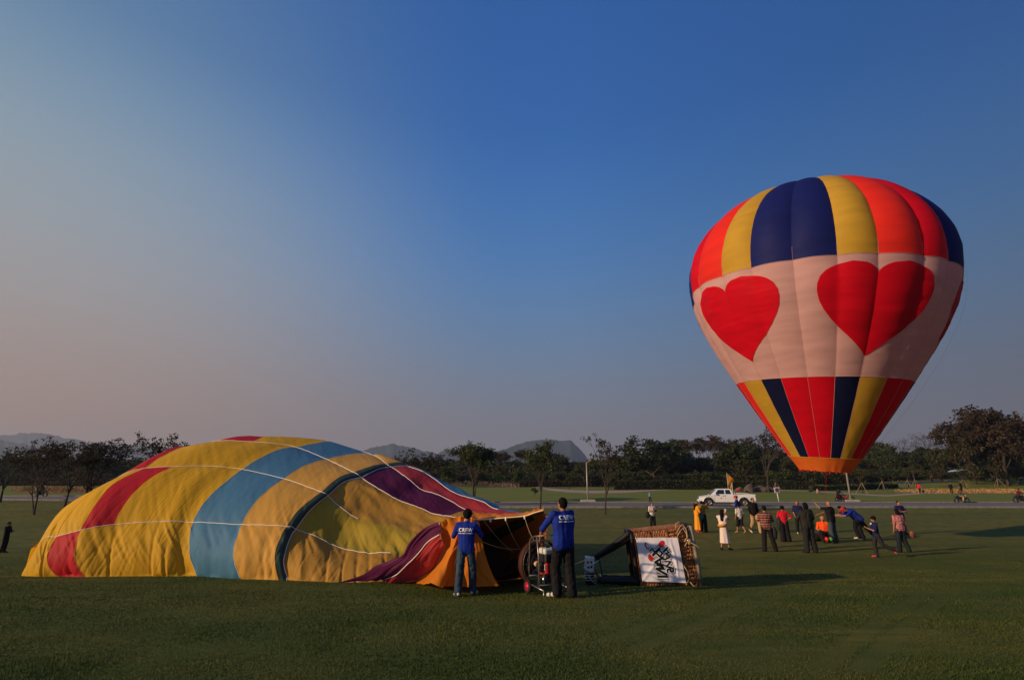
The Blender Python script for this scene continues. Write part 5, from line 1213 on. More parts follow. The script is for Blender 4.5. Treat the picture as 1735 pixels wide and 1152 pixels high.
# ------------------------------------------------------------------ people
skinm = principled('skin', (.36, .17, .10), .55, nscale=8, namt=.06); skind = principled('skin_dark', (.22, .10, .06), .6); hairm = principled('hair', (.009, .007, .006), .85, spec=.1, nscale=40, namt=.3, bump=.004, bscale=60, stretch=(1, 1, .2)); eyem = principled('eye', (.03, .02, .015), .3); lipm = principled('lip', (.28, .08, .06), .6)
def cloth(name, col, **k):
    return MATS[name] if name in MATS else principled(name, col, .8, spec=.15, bump=.006, bscale=14, stretch=(1, 1, .5), **k)
def striped(name, cols, scale):
    if name in MATS: return MATS[name]
    m = cloth(name, cols[0]); n, l = m.node_tree.nodes, m.node_tree.links; tc = n.new('ShaderNodeTexCoord'); s = n.new('ShaderNodeSeparateXYZ'); l.new(tc.outputs['Object'], s.inputs[0])
    mu = n.new('ShaderNodeMath'); mu.operation = 'MULTIPLY'; mu.inputs[1].default_value = scale; l.new(s.outputs['Z'], mu.inputs[0]); fr = n.new('ShaderNodeMath'); fr.operation = 'FRACT'; l.new(mu.outputs[0], fr.inputs[0])
    r = n.new('ShaderNodeValToRGB'); r.color_ramp.interpolation = 'CONSTANT'; l.new(fr.outputs[0], r.inputs[0]); k = len(cols)
    r.color_ramp.elements[0].color = (*cols[0], 1); r.color_ramp.elements[1].position = 1/k; r.color_ramp.elements[1].color = (*cols[1], 1)
    for i in range(2, k): e = r.color_ramp.elements.new(i/k); e.color = (*cols[i], 1)
    l.new(r.outputs[0], n['Principled BSDF'].inputs['Base Color']); return m
def printed(name, c1, c2, sc):
    if name in MATS: return MATS[name]
    m = cloth(name, c1); n, l = m.node_tree.nodes, m.node_tree.links; tc = n.new('ShaderNodeTexCoord'); v = n.new('ShaderNodeTexNoise'); v.inputs['Scale'].default_value = sc; v.inputs['Detail'].default_value = 1; v.inputs['Distortion'].default_value = 2.5; l.new(tc.outputs['Object'], v.inputs['Vector'])
    r = n.new('ShaderNodeValToRGB'); r.color_ramp.interpolation = 'CONSTANT'; r.color_ramp.elements[0].color = (*c1, 1); r.color_ramp.elements[1].position = .5; r.color_ramp.elements[1].color = (*c2, 1); l.new(v.outputs[0], r.inputs[0]); l.new(r.outputs[0], n['Principled BSDF'].inputs['Base Color']); return m
BASE = dict(pelvis=(0, 0, .96), chest=(0, 0, 1.30), neck=(0, -.01, 1.45), head=(0, .02, 1.585),
            shL=(-.175, 0, 1.40), shR=(.175, 0, 1.40), elL=(-.24, -.03, 1.13), elR=(.24, -.03, 1.13), haL=(-.25, .05, .88), haR=(.25, .05, .88),
            hipL=(-.09, 0, .93), hipR=(.09, 0, .93), knL=(-.11, .02, .50), knR=(.11, .02, .50), anL=(-.13, -.03, .08), anR=(.13, -.03, .08), toL=(-.16, .15, .03), toR=(.16, .15, .03))
def person(px, by, hy, az, label, pose=None, shirt=None, sleeve=.55, trousers=None, short=1.0, shoes=None, hair='short', skirt=None, vox=.013, bulk=1.0, skin=None, cap=None, group=None, face=True, D=None, text=None, dx=0, fingers=True, hh=None, hairmat=None, wide=1.0, lift=0):
    """px,by: where the feet meet the grass in the picture, hy: top of the head; az: heading, clockwise from away"""
    p = gpt(px, by) if D is None else at(px, D)
    J = dict(BASE); J.update(pose or {}); J = {k: Vector(v) for k, v in J.items()}
    topz = J['head'].z+.125
    H = hh or (z_at(px, hy, p[1])-p[2]); s = H/topz
    if not .75 < s < 1.25: print('SCALE', label, round(s, 2), np.round(p, 1))
    e = empty('person', (p[0]+dx, p[1], float(Gn(p[0], p[1]))+lift), -math.radians(az), label, 'person', group, scale=s)
    sk = skin or skinm; b = bulk
    def torso(B, g, hem=0.0):
        pe, ch = J['pelvis'], J['chest']; side = (J['shR']-J['shL']).normalized(); up = (ch-pe).normalized()
        B.capsule(pe-up*hem*1.3-side*.085*b, .080*b+g, pe-up*hem*1.3+side*.085*b, .080*b+g); B.capsule(pe-up*hem*.5, .110*b+g, pe.lerp(ch, .5), .110*b+g); B.capsule(pe.lerp(ch, .5), .110*b+g, ch, .118*b+g)
        for sg in (-1, 1):
            B.capsule(pe+side*sg*.065*b-up*hem, .098*b+g, pe.lerp(ch, .5)+side*sg*.06*b, .092*b+g)
            B.capsule(pe.lerp(ch, .5)+side*sg*.06*b, .092*b+g, ch+side*sg*.08*b, .10*b+g)
            B.capsule(ch+side*sg*.05, .085+g, (J['shL'] if sg < 0 else J['shR']), .055+g)
            B.capsule(ch+side*sg*.03+up*.10, .06+g*.8, J['neck']-up*.005, .052+g*.5); B.capsule(J['neck']-up*.05, .052+g*.6, (J['shL'] if sg < 0 else J['shR'])+up*.005, .048+g*.8)
    def arm(B, S, g, frac=1.0, r=(.052, .040, .027)):
        a, m_, h = J['sh'+S], J['el'+S], J['ha'+S]
        if frac <= .5: B.capsule(a, r[0]+g, a.lerp(m_, frac*2), r[0]+(r[1]-r[0])*frac*2+g)
        else:
            B.capsule(a, r[0]+g, m_, r[1]+g); B.capsule(m_, r[1]+g, m_.lerp(h, (frac-.5)*2), r[1]+(r[2]-r[1])*(frac-.5)*2+g)
    def leg(B, S, g, frac=1.0, r=(.085, .056, .038)):
        a, m_, h = J['hip'+S], J['kn'+S], J['an'+S]; r = tuple(q*(1+(b-1)*.6) for q in r)
        if frac <= .5: B.capsule(a, r[0]+g, a.lerp(m_, frac*2), r[0]+(r[1]-r[0])*frac*2+g)
        else: B.capsule(a, r[0]+g, m_, r[1]+g); B.capsule(m_, r[1]+g, m_.lerp(h, (frac-.5)*2), r[1]+(r[2]-r[1])*(frac-.5)*2+g)
    hd = J['head']; nk = J['neck']; hz_ = (hd-nk).normalized(); fw = Vector((0, 1, 0))
    if 'look' in J: fw = J['look'].normalized()
    rt = fw.cross(hz_).normalized(); fw = hz_.cross(rt).normalized(); R_ = Matrix((rt, fw, hz_)).transposed()
    B = MB(); torso(B, 0)
    B.capsule(nk-hz_*.04, .052, hd-hz_*.03, .050); B.ell(hd+hz_*.01, (.074, .092, .108), R=R_); B.ell(hd+fw*.035-hz_*.05, (.055, .055, .055), R=R_)
    B.capsule(hd+fw*.092+hz_*.01, .010, hd+fw*.104-hz_*.025, .015, 6)                      # nose
    for sg in (-1, 1): B.ell(hd+rt*sg*.076-hz_*.005, (.012, .022, .032), 8, 6, R_)
    for S, sg in (('L', -1), ('R', 1)):
        arm(B, S, 0); h = J['ha'+S]; el = J['el'+S]; d = (h-el).normalized(); q = J.get('pt'+S, None); d = (q.normalized() if q else d)
        sd = d.cross(fw).normalized() if abs(d.dot(fw)) < .9 else rt; nn = d.cross(sd).normalized()
        if nn.dot(Vector((-sg, .3, 0))) < 0: nn = -nn
        for t in (-.024, -.008, .008, .024): B.capsule(h, .016, h+d*.085+sd*t, .012, 6)      # palm
        fr_ = max(.0085, vox*.62)
        if fingers:
            for i, t in enumerate((-.030, -.010, .010, .030)):
                l_ = (.030, .036, .034, .026)[i]; a = h+d*.085+sd*t*.95; m_ = a+d*l_+nn*.008; c = m_+d*l_*.6+nn*.026; B.capsule(a, fr_, m_, fr_*.95, 6); B.capsule(m_, fr_*.95, c, fr_*.85, 6)
            a = h+d*.03+sd*-.022*1; m_ = a+(d*.4+sd*-1+nn*.5).normalized()*.04; B.capsule(a, fr_*1.15, m_, fr_*1.05, 6); B.capsule(m_, fr_*1.05, m_+(d+nn*.6).normalized()*.03, fr_*.9, 6)
        leg(B, S, 0); an, to = J['an'+S], J['to'+S]; fd = (to-an); fd = fd.normalized(); B.capsule(an-fd*.035-Vector((0, 0, .02)), .036, to, .028)
    B.remesh('body', sk, e, vox, 3)
    if shirt:
        B = MB(); torso(B, .018, .05 if not skirt else -.06)
        if sleeve: [arm(B, S, .017, sleeve) for S in 'LR']
        so = B.remesh('shirt' if sleeve < .9 else 'jacket', shirt, e, vox, 2)
        tx = bpy.data.textures.get('crumple') or bpy.data.textures.new('crumple', 'CLOUDS'); tx.noise_scale = .09
        dm = so.modifiers.new('crumple', 'DISPLACE'); dm.texture = tx; dm.strength = .018 if vox < .01 else .030; dm.mid_level = .5
    if trousers:
        B = MB(); pe = J['pelvis']
        for sg in (-1, 1): B.capsule(pe+Vector((sg*.055*b, 0, .05)), .098*b, pe+Vector((sg*.055*b, 0, -.05)), .10*b)
        for S in 'LR': leg(B, S, .014*wide, short, r=(.088, .060+.012*wide, .046+.022*wide))
        if short >= .95:
            for S in 'LR': d = (J['an'+S]-J['kn'+S]).normalized(); B.capsule(J['an'+S]-d*.1, .06+.012*wide, J['an'+S]-d*.01, .052+.012*wide)
        so = B.remesh('trousers' if short > .7 else 'shorts', trousers, e, vox, 2)
        tx = bpy.data.textures.get('crumple2') or bpy.data.textures.new('crumple2', 'CLOUDS'); tx.noise_scale = .07
        dm = so.modifiers.new('crumple', 'DISPLACE'); dm.texture = tx; dm.strength = .026; dm.mid_level = .5
    if skirt:
        top, bot, r0, r1, m = skirt; n = 40; P_ = []
        c0 = J['pelvis']; an = (J['anL']+J['anR'])/2
        for i in range(14):
            t = i/13; z = top+(bot-top)*t; c = Vector((c0.x+(an.x-c0.x)*t, c0.y+(an.y-c0.y)*t*.8, z)); r = r0+(r1-r0)*t**.8
            for k in range(n): a = 2*PI*k/n; f_ = 1+.10*t*math.sin(a*7+1)+.06*t*math.sin(a*3); P_.append((c.x+math.cos(a)*r*f_, c.y+math.sin(a)*r*.72*f_, c.z))
        B = MB(); B.add(P_, [(i*n+k, i*n+(k+1) % n, (i+1)*n+(k+1) % n, (i+1)*n+k) for i in range(13) for k in range(n)]+[tuple(range(n))]); B.build('skirt', m, e, True)
    for S in 'LR':
        an, to = J['an'+S], J['to'+S]; fd = (to-an).normalized(); B = MB()
        B.capsule(an-fd*.04-Vector((0, 0, .025)), .046, to-Vector((0, 0, 0)), .038); B.capsule(an-fd*.02, .05, an-fd*.02+Vector((0, 0, -.03)), .048)
        o = B.remesh('shoe', shoes or blk, e, max(vox, .012), 2)
    hm_ = hairmat or hairm; B = MB()
    if hair == 'bald':
        pass
    else:
        B.ell(hd-fw*.020+hz_*.020, (.086, .096, .106), R=R_)
        if hair == 'bushy': B.ell(hd-fw*.02+hz_*.045, (.105, .112, .10), R=R_)
        if hair == 'bob': B.ell(hd-fw*.035-hz_*.03, (.098, .085, .12), R=R_)
        if hair == 'long': B.ell(hd-fw*.045-hz_*.05, (.095, .08, .14), R=R_); B.capsule(hd-fw*.07-hz_*.10, .085, hd-fw*.115-Vector((0, 0, .34)), .075)
        ho_ = B.remesh('hair', hm_, e, max(vox, .012), 2)
        tx = bpy.data.textures.get('tuft') or bpy.data.textures.new('tuft', 'CLOUDS'); tx.noise_scale = .03
        dm = ho_.modifiers.new('tuft', 'DISPLACE'); dm.texture = tx; dm.strength = .02; dm.mid_level = .5
    if cap:
        B = MB(); B.ell(hd-fw*.008+hz_*.055, (.094, .108, .078), R=R_); B.ell(hd+fw*.125+hz_*.04, (.07, .075, .010), R=R_); B.remesh('cap', cap, e, .012, 1)
    if face:
        for sg in (-1, 1):
            MB().ell(hd+fw*.083+rt*sg*.030+hz_*.018, (.012, .008, .006), 8, 6, R_).build('eye', eyem, e, True)
            MB().ell(hd+fw*.086+rt*sg*.030+hz_*.038, (.018, .007, .004), 8, 6, R_).build('eyebrow', hm_, e, True)
        MB().ell(hd+fw*.086-hz_*.055, (.022, .008, .006), 8, 6, R_).build('mouth', lipm, e, True)
    return e, J, s
def crew_text(e, J, col, word='CREW', size=.105, z=1.36, yaw=0):
    """white lettering laid on the back of the shirt"""
    B = MB(); b = 1.12; pe, ch = J['pelvis'], J['chest']; side = (J['shR']-J['shL']).normalized()
    cu = bpy.data.curves.new('word', 'FONT'); cu.body = word; cu.size = size; cu.align_x = 'CENTER'; cu.offset = .0022; cu.space_character = 1.05; cu.resolution_u = 3
    to = bpy.data.objects.new('word', cu); COL.objects.link(to); dg = bpy.context.evaluated_depsgraph_get(); dg.update(); me = bpy.data.meshes.new_from_object(to.evaluated_get(dg)); bpy.data.objects.remove(to)
    bm = bmesh.new(); bm.from_mesh(me); bmesh.ops.triangulate(bm, faces=bm.faces); bmesh.ops.subdivide_edges(bm, edges=[q for q in bm.edges if q.calc_length() > .02], cuts=3)
    sh = [c for c in e.children if c.name.startswith('shirt')][0]; ev = sh.evaluated_get(dg); tree_ = BVHTree.FromObject(ev, dg)
    def lay(v, lift):
        o_ = Vector((v.x, -1.0, v.z)); hit = tree_.ray_cast(o_, Vector((0, 1, 0)))
        return Vector((v.x, (hit[0].y if hit[0] else -.12)-lift, v.z))
    for v in bm.verts: v.co = lay(Vector((v.co.x, 0, v.co.y+z)), .013)
    # letters are separate pieces: split into islands
    isl = []; seen = set()
    for f in bm.faces:
        if f in seen: continue
        st = [f]; seen.add(f); g_ = []
        while st:
            a = st.pop(); g_.append(a)
            for ed in a.edges:
                for f2 in ed.link_faces:
                    if f2 not in seen: seen.add(f2); st.append(f2)
        isl.append(g_)
    for g_ in isl:
        vs = {}; V = []; Fs = []
        for f in g_:
            t = []
            for v in f.verts:
                if v.index not in vs: vs[v.index] = len(V); V.append(tuple(v.co))
                t.append(vs[v.index])
            Fs.append(tuple(t))
        MB().add(V, Fs).build('letter', col, sh)
    bm.free()
    W = size*1.5; q = MB(); n = 14; V = []
    for i in range(n+1):
        x = -W+2*W*i/n; V += [tuple(lay(Vector((x, 0, z-.028)), .012)), tuple(lay(Vector((x, 0, z-.040)), .012))]
    q.add(V, [(2*i, 2*i+1, 2*i+3, 2*i+2) for i in range(n)]); q.build('underline', col, sh)
C = lambda n, r, g, b_: cloth(n, (r, g, b_))
crewblue = cloth('crew_blue', (.010, .028, .26)); jeans = cloth('jeans', (.035, .065, .10), nscale=5, namt=.3); blackc = cloth('black_cloth', (.010, .010, .012)); navy = cloth('navy_cloth', (.012, .016, .07)); white = cloth('white_cloth', (.62, .58, .56)); red = cloth('red_top', (.55, .012, .03)); beige = cloth('beige_cloth', (.42, .28, .14))
wshoe = principled('white_shoe', (.62, .58, .50), .6); pshoe = principled('pink_shoe', (.60, .06, .10), .6); txt = principled('shirt_print', (.78, .80, .84), .7)
# left crewman: back to us, both arms up holding the mouth rim
e, J, s = person(790, 998, 862, 4, 'crewman in blue CREW shirt and jeans holding the left side of the balloon mouth', dict(
    elL=(-.29, .10, 1.17), haL=(-.14, .20, 1.34), elR=(.31, .08, 1.18), haR=(.22, .20, 1.36), anL=(-.14, -.10, .08), toL=(-.22, .06, .03), anR=(.14, .12, .08), toR=(.20, .30, .03), knL=(-.12, .0, .5), knR=(.13, .10, .5), head=(.01, .03, 1.59)),
    crewblue, .5, jeans, 1.0, wshoe, 'bushy', vox=.0095, face=True, D=10.32); crew_text(e, J, txt, z=1.275)
# right crewman
e, J, s = person(955, 1005, 842, 338, 'heavier crewman in blue CREW shirt and black trousers beside the fan, white shoes', dict(
    elL=(-.36, .14, 1.16), haL=(-.30, .36, .98), elR=(.14, .34, 1.24), haR=(-.14, .62, 1.40), shR=(.19, .06, 1.42), shL=(-.20, -.02, 1.42), anL=(-.10, .10, .08), toL=(-.20, .26, .03), anR=(.12, -.05, .08), toR=(.12, .12, .03), knL=(-.10, .16, .5), knR=(.12, .03, .5), head=(-.01, .0, 1.59), look=(-.35, 1, 0)),
    crewblue, .5, blackc, 1.0, wshoe, 'short', vox=.0095, bulk=1.22, face=True, D=9.95); crew_text(e, J, txt, size=.105, z=1.33)
armsup = dict(elL=(-.22, .20, 1.30), haL=(-.08, .34, 1.52), elR=(.22, .20, 1.30), haR=(.08, .34, 1.52))
chesth = dict(elL=(-.24, .06, 1.14), haL=(-.08, .26, 1.18), elR=(.24, .06, 1.14), haR=(.08, .26, 1.18))
crossed = dict(elL=(-.26, .08, 1.14), haL=(.08, .20, 1.20), elR=(.26, .08, 1.14), haR=(-.08, .22, 1.16))
stride = dict(knL=(-.10, .22, .52), anL=(-.10, .26, .09), toL=(-.11, .44, .04), knR=(.10, -.02, .50), anR=(.10, -.30, .14), toR=(.11, -.14, .03))
person(4, 936, 883, 80, 'dark silhouetted person cut by the left edge of the picture', chesth, blackc, .95, blackc, 1, blk, skin=skind)
person(1107, 897, 850, 168, 'person in white tee with black shoulder bag looking down at a camera behind the basket', {**chesth, 'look': Vector((0, 1, -.5))}, white, .45, blackc, 1, blk)
sc = MATS.get('bag_black') or principled('bag_black', (.014, .014, .016), .7)
def held(name, label, cat, mb, mat, px, py, D, **k):
    o = mb.build(name, mat, None, True, **k); o.location = tuple(unp(px, py, D)); return tag(o, label, cat)
def gD(px, by): return gpt(px, by)[1]
held('shoulder_bag', 'black bag on the hip of the person in white tee', 'bag', MB().ell((0, 0, 0), (.13, .09, .17)), sc, 1097, 872, gD(1107, 900)-.1)
held('camera', 'dark camera held at the chest by the person in white tee', 'camera', MB().box((0, 0, 0), (.14, .07, .09)).lathe([(.03, -.10), (.03, 0)], (0, 0, 0), 10, 'Y'), blk, 1110, 864.5, gD(1107, 900)-.30)
yel = cloth('yellow_dress', (.75, .30, .02))
person(1183, 902, 849, 75, 'woman in long yellow dress with straw hat and pink shoes', {**chesth, 'anL': (-.1, .0, .08), 'toL': (-.1, .2, .03)}, yel, .5, None, 1, pshoe, 'long', skirt=(1.05, .16, .15, .22, yel))
g = gD(1183, 902); strawh = principled('straw_hat', (.30, .18, .08), .8, nscale=30, namt=.3)
o = held('straw_hat', 'straw hat on the woman in the long yellow dress', 'hat', MB().lathe([(.17, 0), (.10, .015), (.095, .09), (.05, .11), (.001, .11)], (0, 0, 0), 20), strawh, 1179.5, 853, g)
person(1193, 901, 848, 40, 'man in yellow patterned tee raising a phone in front of the pickup', dict(elR=(.26, .22, 1.28), haR=(.18, .40, 1.48), elL=(-.2, .22, 1.25), haL=(.02, .40, 1.45)), printed('yellow_print', (.45, .24, .02), (.12, .12, .05), 9), .5, blackc, 1, blk, wide=1.6)
held('sling_bag', 'teal sling bag at the hip of the man in yellow tee', 'bag', MB().ell((0, 0, 0), (.15, .08, .17)), principled('bag_teal', (.03, .17, .22), .7), 1187.5, 875, gD(1193, 901)-.15)
held('phone', 'phone raised by the man in yellow tee', 'phone', MB().box((0, 0, 0), (.08, .02, .15)), blk, 1199, 852, gD(1193, 901)+.3)
wd = cloth('white_dress', (.72, .60, .54))
person(1229, 931, 862, 30, 'woman in long white dress with long dark hair photographing with a raised phone', {**armsup, 'anL': (-.13, -.06, .08), 'toL': (-.2, .08, .03), 'anR': (.17, .05, .08), 'toR': (.26, .2, .03)}, wd, .2, None, 1, blk, 'long', skirt=(1.02, .30, .145, .21, wd))
held('phone', 'pale phone held up by the woman in white dress', 'phone', MB().box((0, 0, 0), (.08, .02, .15)), white, 1229.5, 865, gD(1229, 931)+.42)
o = held('orange_scarf', 'orange scarf wrapped round the waist of the woman in white dress', 'scarf', MB().lathe([(.165, -.05), (.18, 0), (.17, .05), (.15, .03), (.15, -.03)], (0, 0, 0), 20, closed=True), principled('scarf', (.68, .28, .03), .8), 1224, 889, gD(1229, 931)); o.rotation_euler = (0, -.15, 0)
person(1256, 903, 854, 350, 'bare-legged person in white tee and black shorts walking away', {**stride, **{'knL': (-.09, .12, .5)}}, white, .45, blackc, .56, skinm, 'short', wide=1.4)
person(1248, 882, 839, 300, 'person with red cap and blue top behind the one in white tee', chesth, crewblue, .5, blackc, 1, blk, 'short', cap=red, D=gD(1248, 890))
person(1281, 903, 843, 172, 'man in black shirt and beige trousers walking towards us', {**stride, 'haL': (-.24, .16, .92), 'haR': (.24, .10, .92)}, blackc, .95, beige, 1, wshoe, 'short', bulk=1.1)
person(1303, 934, 856, 8, 'man in orange and black striped shirt seen from behind', dict(elL=(-.28, .05, 1.14), haL=(-.2, .25, 1.1), elR=(.29, .05, 1.14), haR=(.26, .22, 1.08), anL=(-.16, -.04, .08), toL=(-.2, .14, .03), anR=(.26, .0, .08), toR=(.34, .16, .03), knR=(.18, .02, .5)), striped('striped_shirt', [(.38, .10, .05), (.06, .05, .07), (.36, .16, .11), (.035, .03, .04)], 5.5), .5, blackc, 1, blk, 'short', bulk=1.12)
held('handbag', 'black bag hanging at the right side of the striped shirt man', 'bag', MB().ell((0, 0, 0), (.09, .08, .24)), sc, 1313, 903, gD(1303, 934)-.05)
person(1332, 917, 856, 10, 'woman in red top and wide black trousers with a hand on her hip', dict(elR=(.38, -.02, 1.16), haR=(.17, .0, 1.04), elL=(-.24, .1, 1.14), haL=(-.1, .25, 1.1)), red, .48, blackc, 1, blk, 'bushy', wide=2.4)
held('dark_jacket', 'black jacket hanging at the side of the woman in red top', 'jacket', MB().ell((0, 0, 0), (.12, .12, .32)), sc, 1320.5, 887, gD(1332, 917)+.05)
person(1357, 904, 848, 200, 'woman with red headscarf and navy tee carrying a white cup', dict(haR=(.2, .25, .92)), navy, .5, blackc, 1, wshoe, 'bob', hairmat=principled('headscarf', (.30, .02, .03), .8))
dj = cloth('olive_jacket', (.022, .022, .018))
person(1375, 936, 850, 355, 'large person in dark olive jacket and dark trousers standing with back to us', dict(elL=(-.28, .10, 1.16), haL=(-.15, .3, 1.2), elR=(.30, .10, 1.16), haR=(.2, .28, 1.12), anL=(-.15, 0, .08), anR=(.15, -.02, .08), toL=(-.2, .18, .03), toR=(.2, .16, .03)), dj, .95, cloth('dark_trousers', (.018, .018, .020)), 1, blk, 'bob', bulk=1.3)
person(1414, 919, 848, 330, 'bald man in black tee and grey trousers gripping the red handling line', dict(elL=(-.34, .20, 1.40), haL=(-.44, .34, 1.62), ptL=(0, 0, 1), elR=(.10, .30, 1.22), haR=(-.20, .46, 1.12)), blackc, .45, cloth('grey_trousers', (.05, .065, .075)), 1, blk, 'bald', bulk=1.2)
orv = cloth('orange_vest', (.90, .10, .015))
sit = dict(pelvis=(0, 0, .28), chest=(0, .04, .66), neck=(0, .06, .84), head=(0, .10, .97), shL=(-.175, .05, .77), shR=(.175, .05, .77), elL=(-.26, .14, .52), elR=(.26, .14, .52), haL=(-.16, .36, .50), haR=(.16, .36, .50), hipL=(-.09, .02, .26), hipR=(.09, .02, .26), knL=(-.17, .40, .44), knR=(.17, .40, .44), anL=(-.16, .66, .10), anR=(.16, .66, .10), toL=(-.17, .84, .05), toR=(.17, .84, .05))
person(1398, 917, 878, 200, 'pilot in orange vest sitting low under the standing balloon', sit, orv, .45, blackc, 1, blk, 'short', cap=cloth('cap_tan', (.45, .20, .13)), bulk=1.15, hh=1.12)
gp_ = gD(1398, 917)
for px, py, m, nm in ((1401, 913, principled('ball_red', (.75, .02, .04), .5), 'red'), (1408, 913, principled('ball_green', (.06, .35, .05), .5), 'green')):
    o = held('gas_valve_cap', 'round %s cap on the ground gear before the seated pilot' % nm, 'valve cap', MB().ell((0, 0, 0), (.085, .085, .085)), m, px, py, gp_-.75)
fe = empty('gas_cylinder', tuple(unp(1390, 917, gp_+.2)), .3, 'dark gas cylinder lying beside the seated pilot', 'gas cylinder'); fe.location.z = float(Gn(fe.location.x, fe.location.y))
MB().capsule((-.3, 0, .17), .16, (.3, 0, .17), .16, 16).build('cylinder', trim, fe, True); MB().lathe([(.05, 0), (.09, .03), (.09, .10), (.05, .12)], (.45, 0, .12), 12, 'X', True).build('collar', chrome, fe, True)
MB().capsule((-.35, .3, .12), .10, (.35, .35, .12), .10, 12).build('padding', sc, fe, True)
lean = dict(pelvis=(0, -.10, .92), chest=(0, .16, 1.17), neck=(0, .32, 1.25), head=(0, .45, 1.30), shL=(-.175, .24, 1.22), shR=(.175, .24, 1.22), elL=(-.2, .46, 1.04), elR=(.2, .46, 1.04), haL=(-.12, .70, 1.0), haR=(.12, .70, 1.0), hipL=(-.09, -.12, .90), hipR=(.09, -.12, .90), knL=(-.1, -.02, .48), knR=(.1, -.36, .54), anL=(-.1, -.12, .08), toL=(-.1, .06, .03), anR=(.1, -.72, .12), toR=(.1, -.58, .03), look=(0, 1, -.35))
person(1457, 914, 863, 281, 'crew member in blue shirt and red cap leaning forward pushing, legs stretched back', lean, crewblue, .5, blackc, 1, wshoe, 'short', cap=red, bulk=1.15, hh=1.5)
lean2 = dict(lean); lean2.update(anR=(.1, -.35, .08), toR=(.1, -.20, .03), knR=(.1, -.15, .5))
person(1441, 911, 863, 288, 'second leaning crew member in navy tee behind the red capped one', lean2, navy, .5, blackc, 1, wshoe, 'short', bulk=1.1, hh=1.5, D=gD(1441, 914)+.7)
run = dict(pelvis=(0, 0, .95), chest=(0, .02, 1.28), elL=(-.25, .10, 1.10), haL=(-.12, .34, 1.22), elR=(.25, .10, 1.12), haR=(.14, .30, 1.2), knR=(.10, .10, .52), anR=(.10, .06, .08), toR=(.10, .25, .03), knL=(-.10, -.16, .52), anL=(-.10, -.55, .34), toL=(-.10, -.62, .20), look=(0, 1, -.25))
person(1491, 944, 874, 285, 'boy in navy tee and dark grey trousers walking left with one red heel raised', run, navy, .5, cloth('charcoal_trousers', (.025, .024, .026)), 1, pshoe, 'bushy')
held('phone', 'small pale phone in the boy hand', 'phone', MB().box((0, 0, 0), (.12, .02, .07), ry=.6), white, 1477, 888, gD(1491, 944)+.05)
person(1532, 936, 862, 355, 'man in red and white printed shirt and dark jeans with back to us', dict(anL=(-.16, .0, .08), toL=(-.2, .18, .03), anR=(.20, -.05, .08), toR=(.27, .12, .03), haR=(.28, -.02, .9), haL=(-.27, .0, .88)), printed('red_print', (.50, .28, .26), (.34, .05, .06), 14), .5, cloth('dark_jeans', (.014, .022, .028), nscale=4, namt=.3), 1, blk, 'bob', bulk=1.15)
held('woven_bag', 'red brown woven bag hanging from the hand of the man in printed shirt', 'bag', MB().ell((0, 0, 0), (.10, .06, .13)), principled('bag_red', (.28, .09, .05), .8, nscale=30, namt=.4), 1546, 905, gD(1532, 936)-.1)
person(1522, 900, 843, 178, 'person in navy shirt with folded arms facing us behind the printed shirt man', crossed, navy, .5, blackc, 1, blk, 'short', D=gD(1522, 905), hh=1.68)
# across the road
FAR = dict(vox=.022, fingers=False)
person(1101, 850, 833, 190, 'child in teal top standing on the far kerb above the white tee person', None, cloth('teal_top', (.12, .24, .25)), .5, navy, 1, blk, D=66.5, hh=1.25, **FAR)
person(1559, 836, 818, 60, 'person in bright red top crossing the orange flower strip', stride, red, .5, blackc, 1, blk, **FAR)
held('handbag', 'black bag carried by the person in bright red top', 'bag', MB().ell((0, 0, 0), (.2, .1, .25)), sc, 1564, 832, gD(1559, 836))
person(1613, 836, 817.5, 200, 'black clad person standing left behind the passing motorcycle', None, blackc, .95, blackc, 1, blk, **FAR)
person(1630, 834, 815, 160, 'black clad person standing right behind the passing motorcycle', None, blackc, .95, blackc, 1, blk, **FAR)
person(1580, 816, 801, 250, 'stroller in maroon top on the grey lane, leftmost of three', stride, cloth('maroon', (.10, .03, .03)), .5, blackc, 1, blk, **FAR)
person(1591, 816.5, 802, 250, 'stroller in black top on the grey lane, middle of three', stride, blackc, .5, cloth('shorts_red', (.2, .05, .04)), .56, wshoe, **FAR)
person(1597, 817, 802, 250, 'stroller in pale yellow top on the grey lane, rightmost of three', stride, cloth('pale_yellow', (.60, .45, .14)), .5, blackc, .56, wshoe, **FAR)
person(1712, 822, 805, 90, 'person in blue grey top on the lane at far right', stride, cloth('blue_grey', (.06, .08, .14)), .5, cloth('dull_red', (.10, .03, .03)), 1, blk, **FAR)
person(1385, 837, 826, 100, 'person in red and white top sitting on the far lawn', sit, printed('lawn_print', (.5, .4, .38), (.35, .03, .05), 9), .5, cloth('grey_bottom', (.15, .14, .15)), 1, blk, vox=.022, fingers=False)
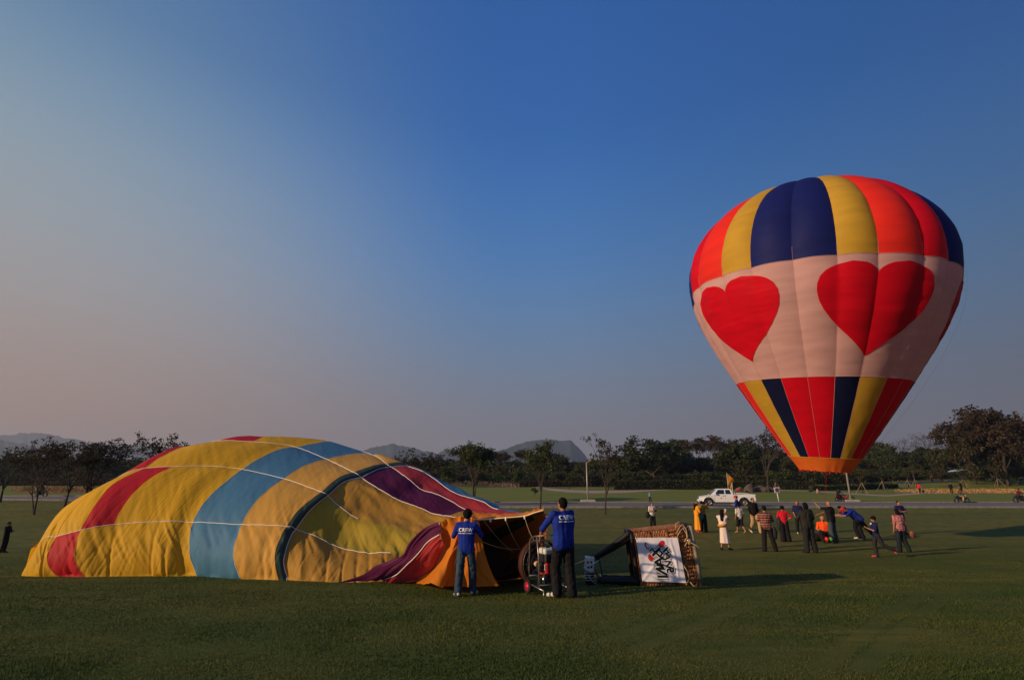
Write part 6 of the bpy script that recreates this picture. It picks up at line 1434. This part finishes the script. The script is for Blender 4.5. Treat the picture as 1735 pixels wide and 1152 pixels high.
o = MB().capsule((-.25, 0, .12), .14, (.25, 0, .16), .12).build('dark_bundle', sc, None, True); o.location = tuple(gpt(1374, 833)); tag(o, 'small dark bundle on the lawn left of the sitting person', 'bag')
# riders
ride = dict(pelvis=(0, -.25, .86), chest=(0, -.10, 1.18), neck=(0, -.03, 1.36), head=(0, .02, 1.50), shL=(-.175, -.05, 1.29), shR=(.175, -.05, 1.29), elL=(-.26, .12, 1.08), elR=(.26, .12, 1.08), haL=(-.28, .32, 1.02), haR=(.28, .32, 1.02), hipL=(-.10, -.24, .84), hipR=(.10, -.24, .84), knL=(-.17, .12, .74), knR=(.17, .12, .74), anL=(-.16, .05, .34), anR=(.16, .05, .34), toL=(-.16, .22, .30), toR=(.16, .22, .30))
def rider(px, D, heading, m, ml, pl, shirt, tr, **k):
    e_, p = motorcycle(px, D, math.radians(90-heading), m, ml)          # bike front is +X
    person(px, 0, 0, heading, pl, ride, shirt, .5, tr, 1, blk, D=D, hh=1.62, vox=.022, fingers=False, **k)
rider(1421, 66.4, 60, bodyred, 'dark red motorcycle on the verge left of the lamp post', 'rider in black on the dark red motorcycle', blackc, blackc)
motorcycle(1432, 67.6, math.radians(-20), bodyred, 'second red motorcycle parked just left of the lamp post base')
rider(1627, 64.0, 88, bodyblk, 'black motorcycle passing before the two black clad people', 'rider in olive top and beige trousers on the passing motorcycle', cloth('olive_top', (.07, .06, .03)), beige)
rider(1727, 64.6, 92, bodyblk, 'dark motorcycle with red fairing at the right edge', 'rider in dark top on the motorcycle at the right edge', cloth('dark_red_top', (.07, .012, .02)), blackc)
rider(68, 63.5, 270, bodyblk, 'dark motorcycle far left behind the leaning tree', 'rider far left behind the leaning tree', cloth('brown_top', (.12, .05, .03)), blackc)
o = MB().ell((0, 0, 0), (1.0, .6, .5)).build('blue_bag', cloth('blue_tarp', (.012, .03, .11)), None, True); q = gpt(66, 916); o.location = (q[0]+.55, q[1]+.9, q[2]+.42); tag(o, 'dark blue storage bag behind the left end of the envelope', 'bag')
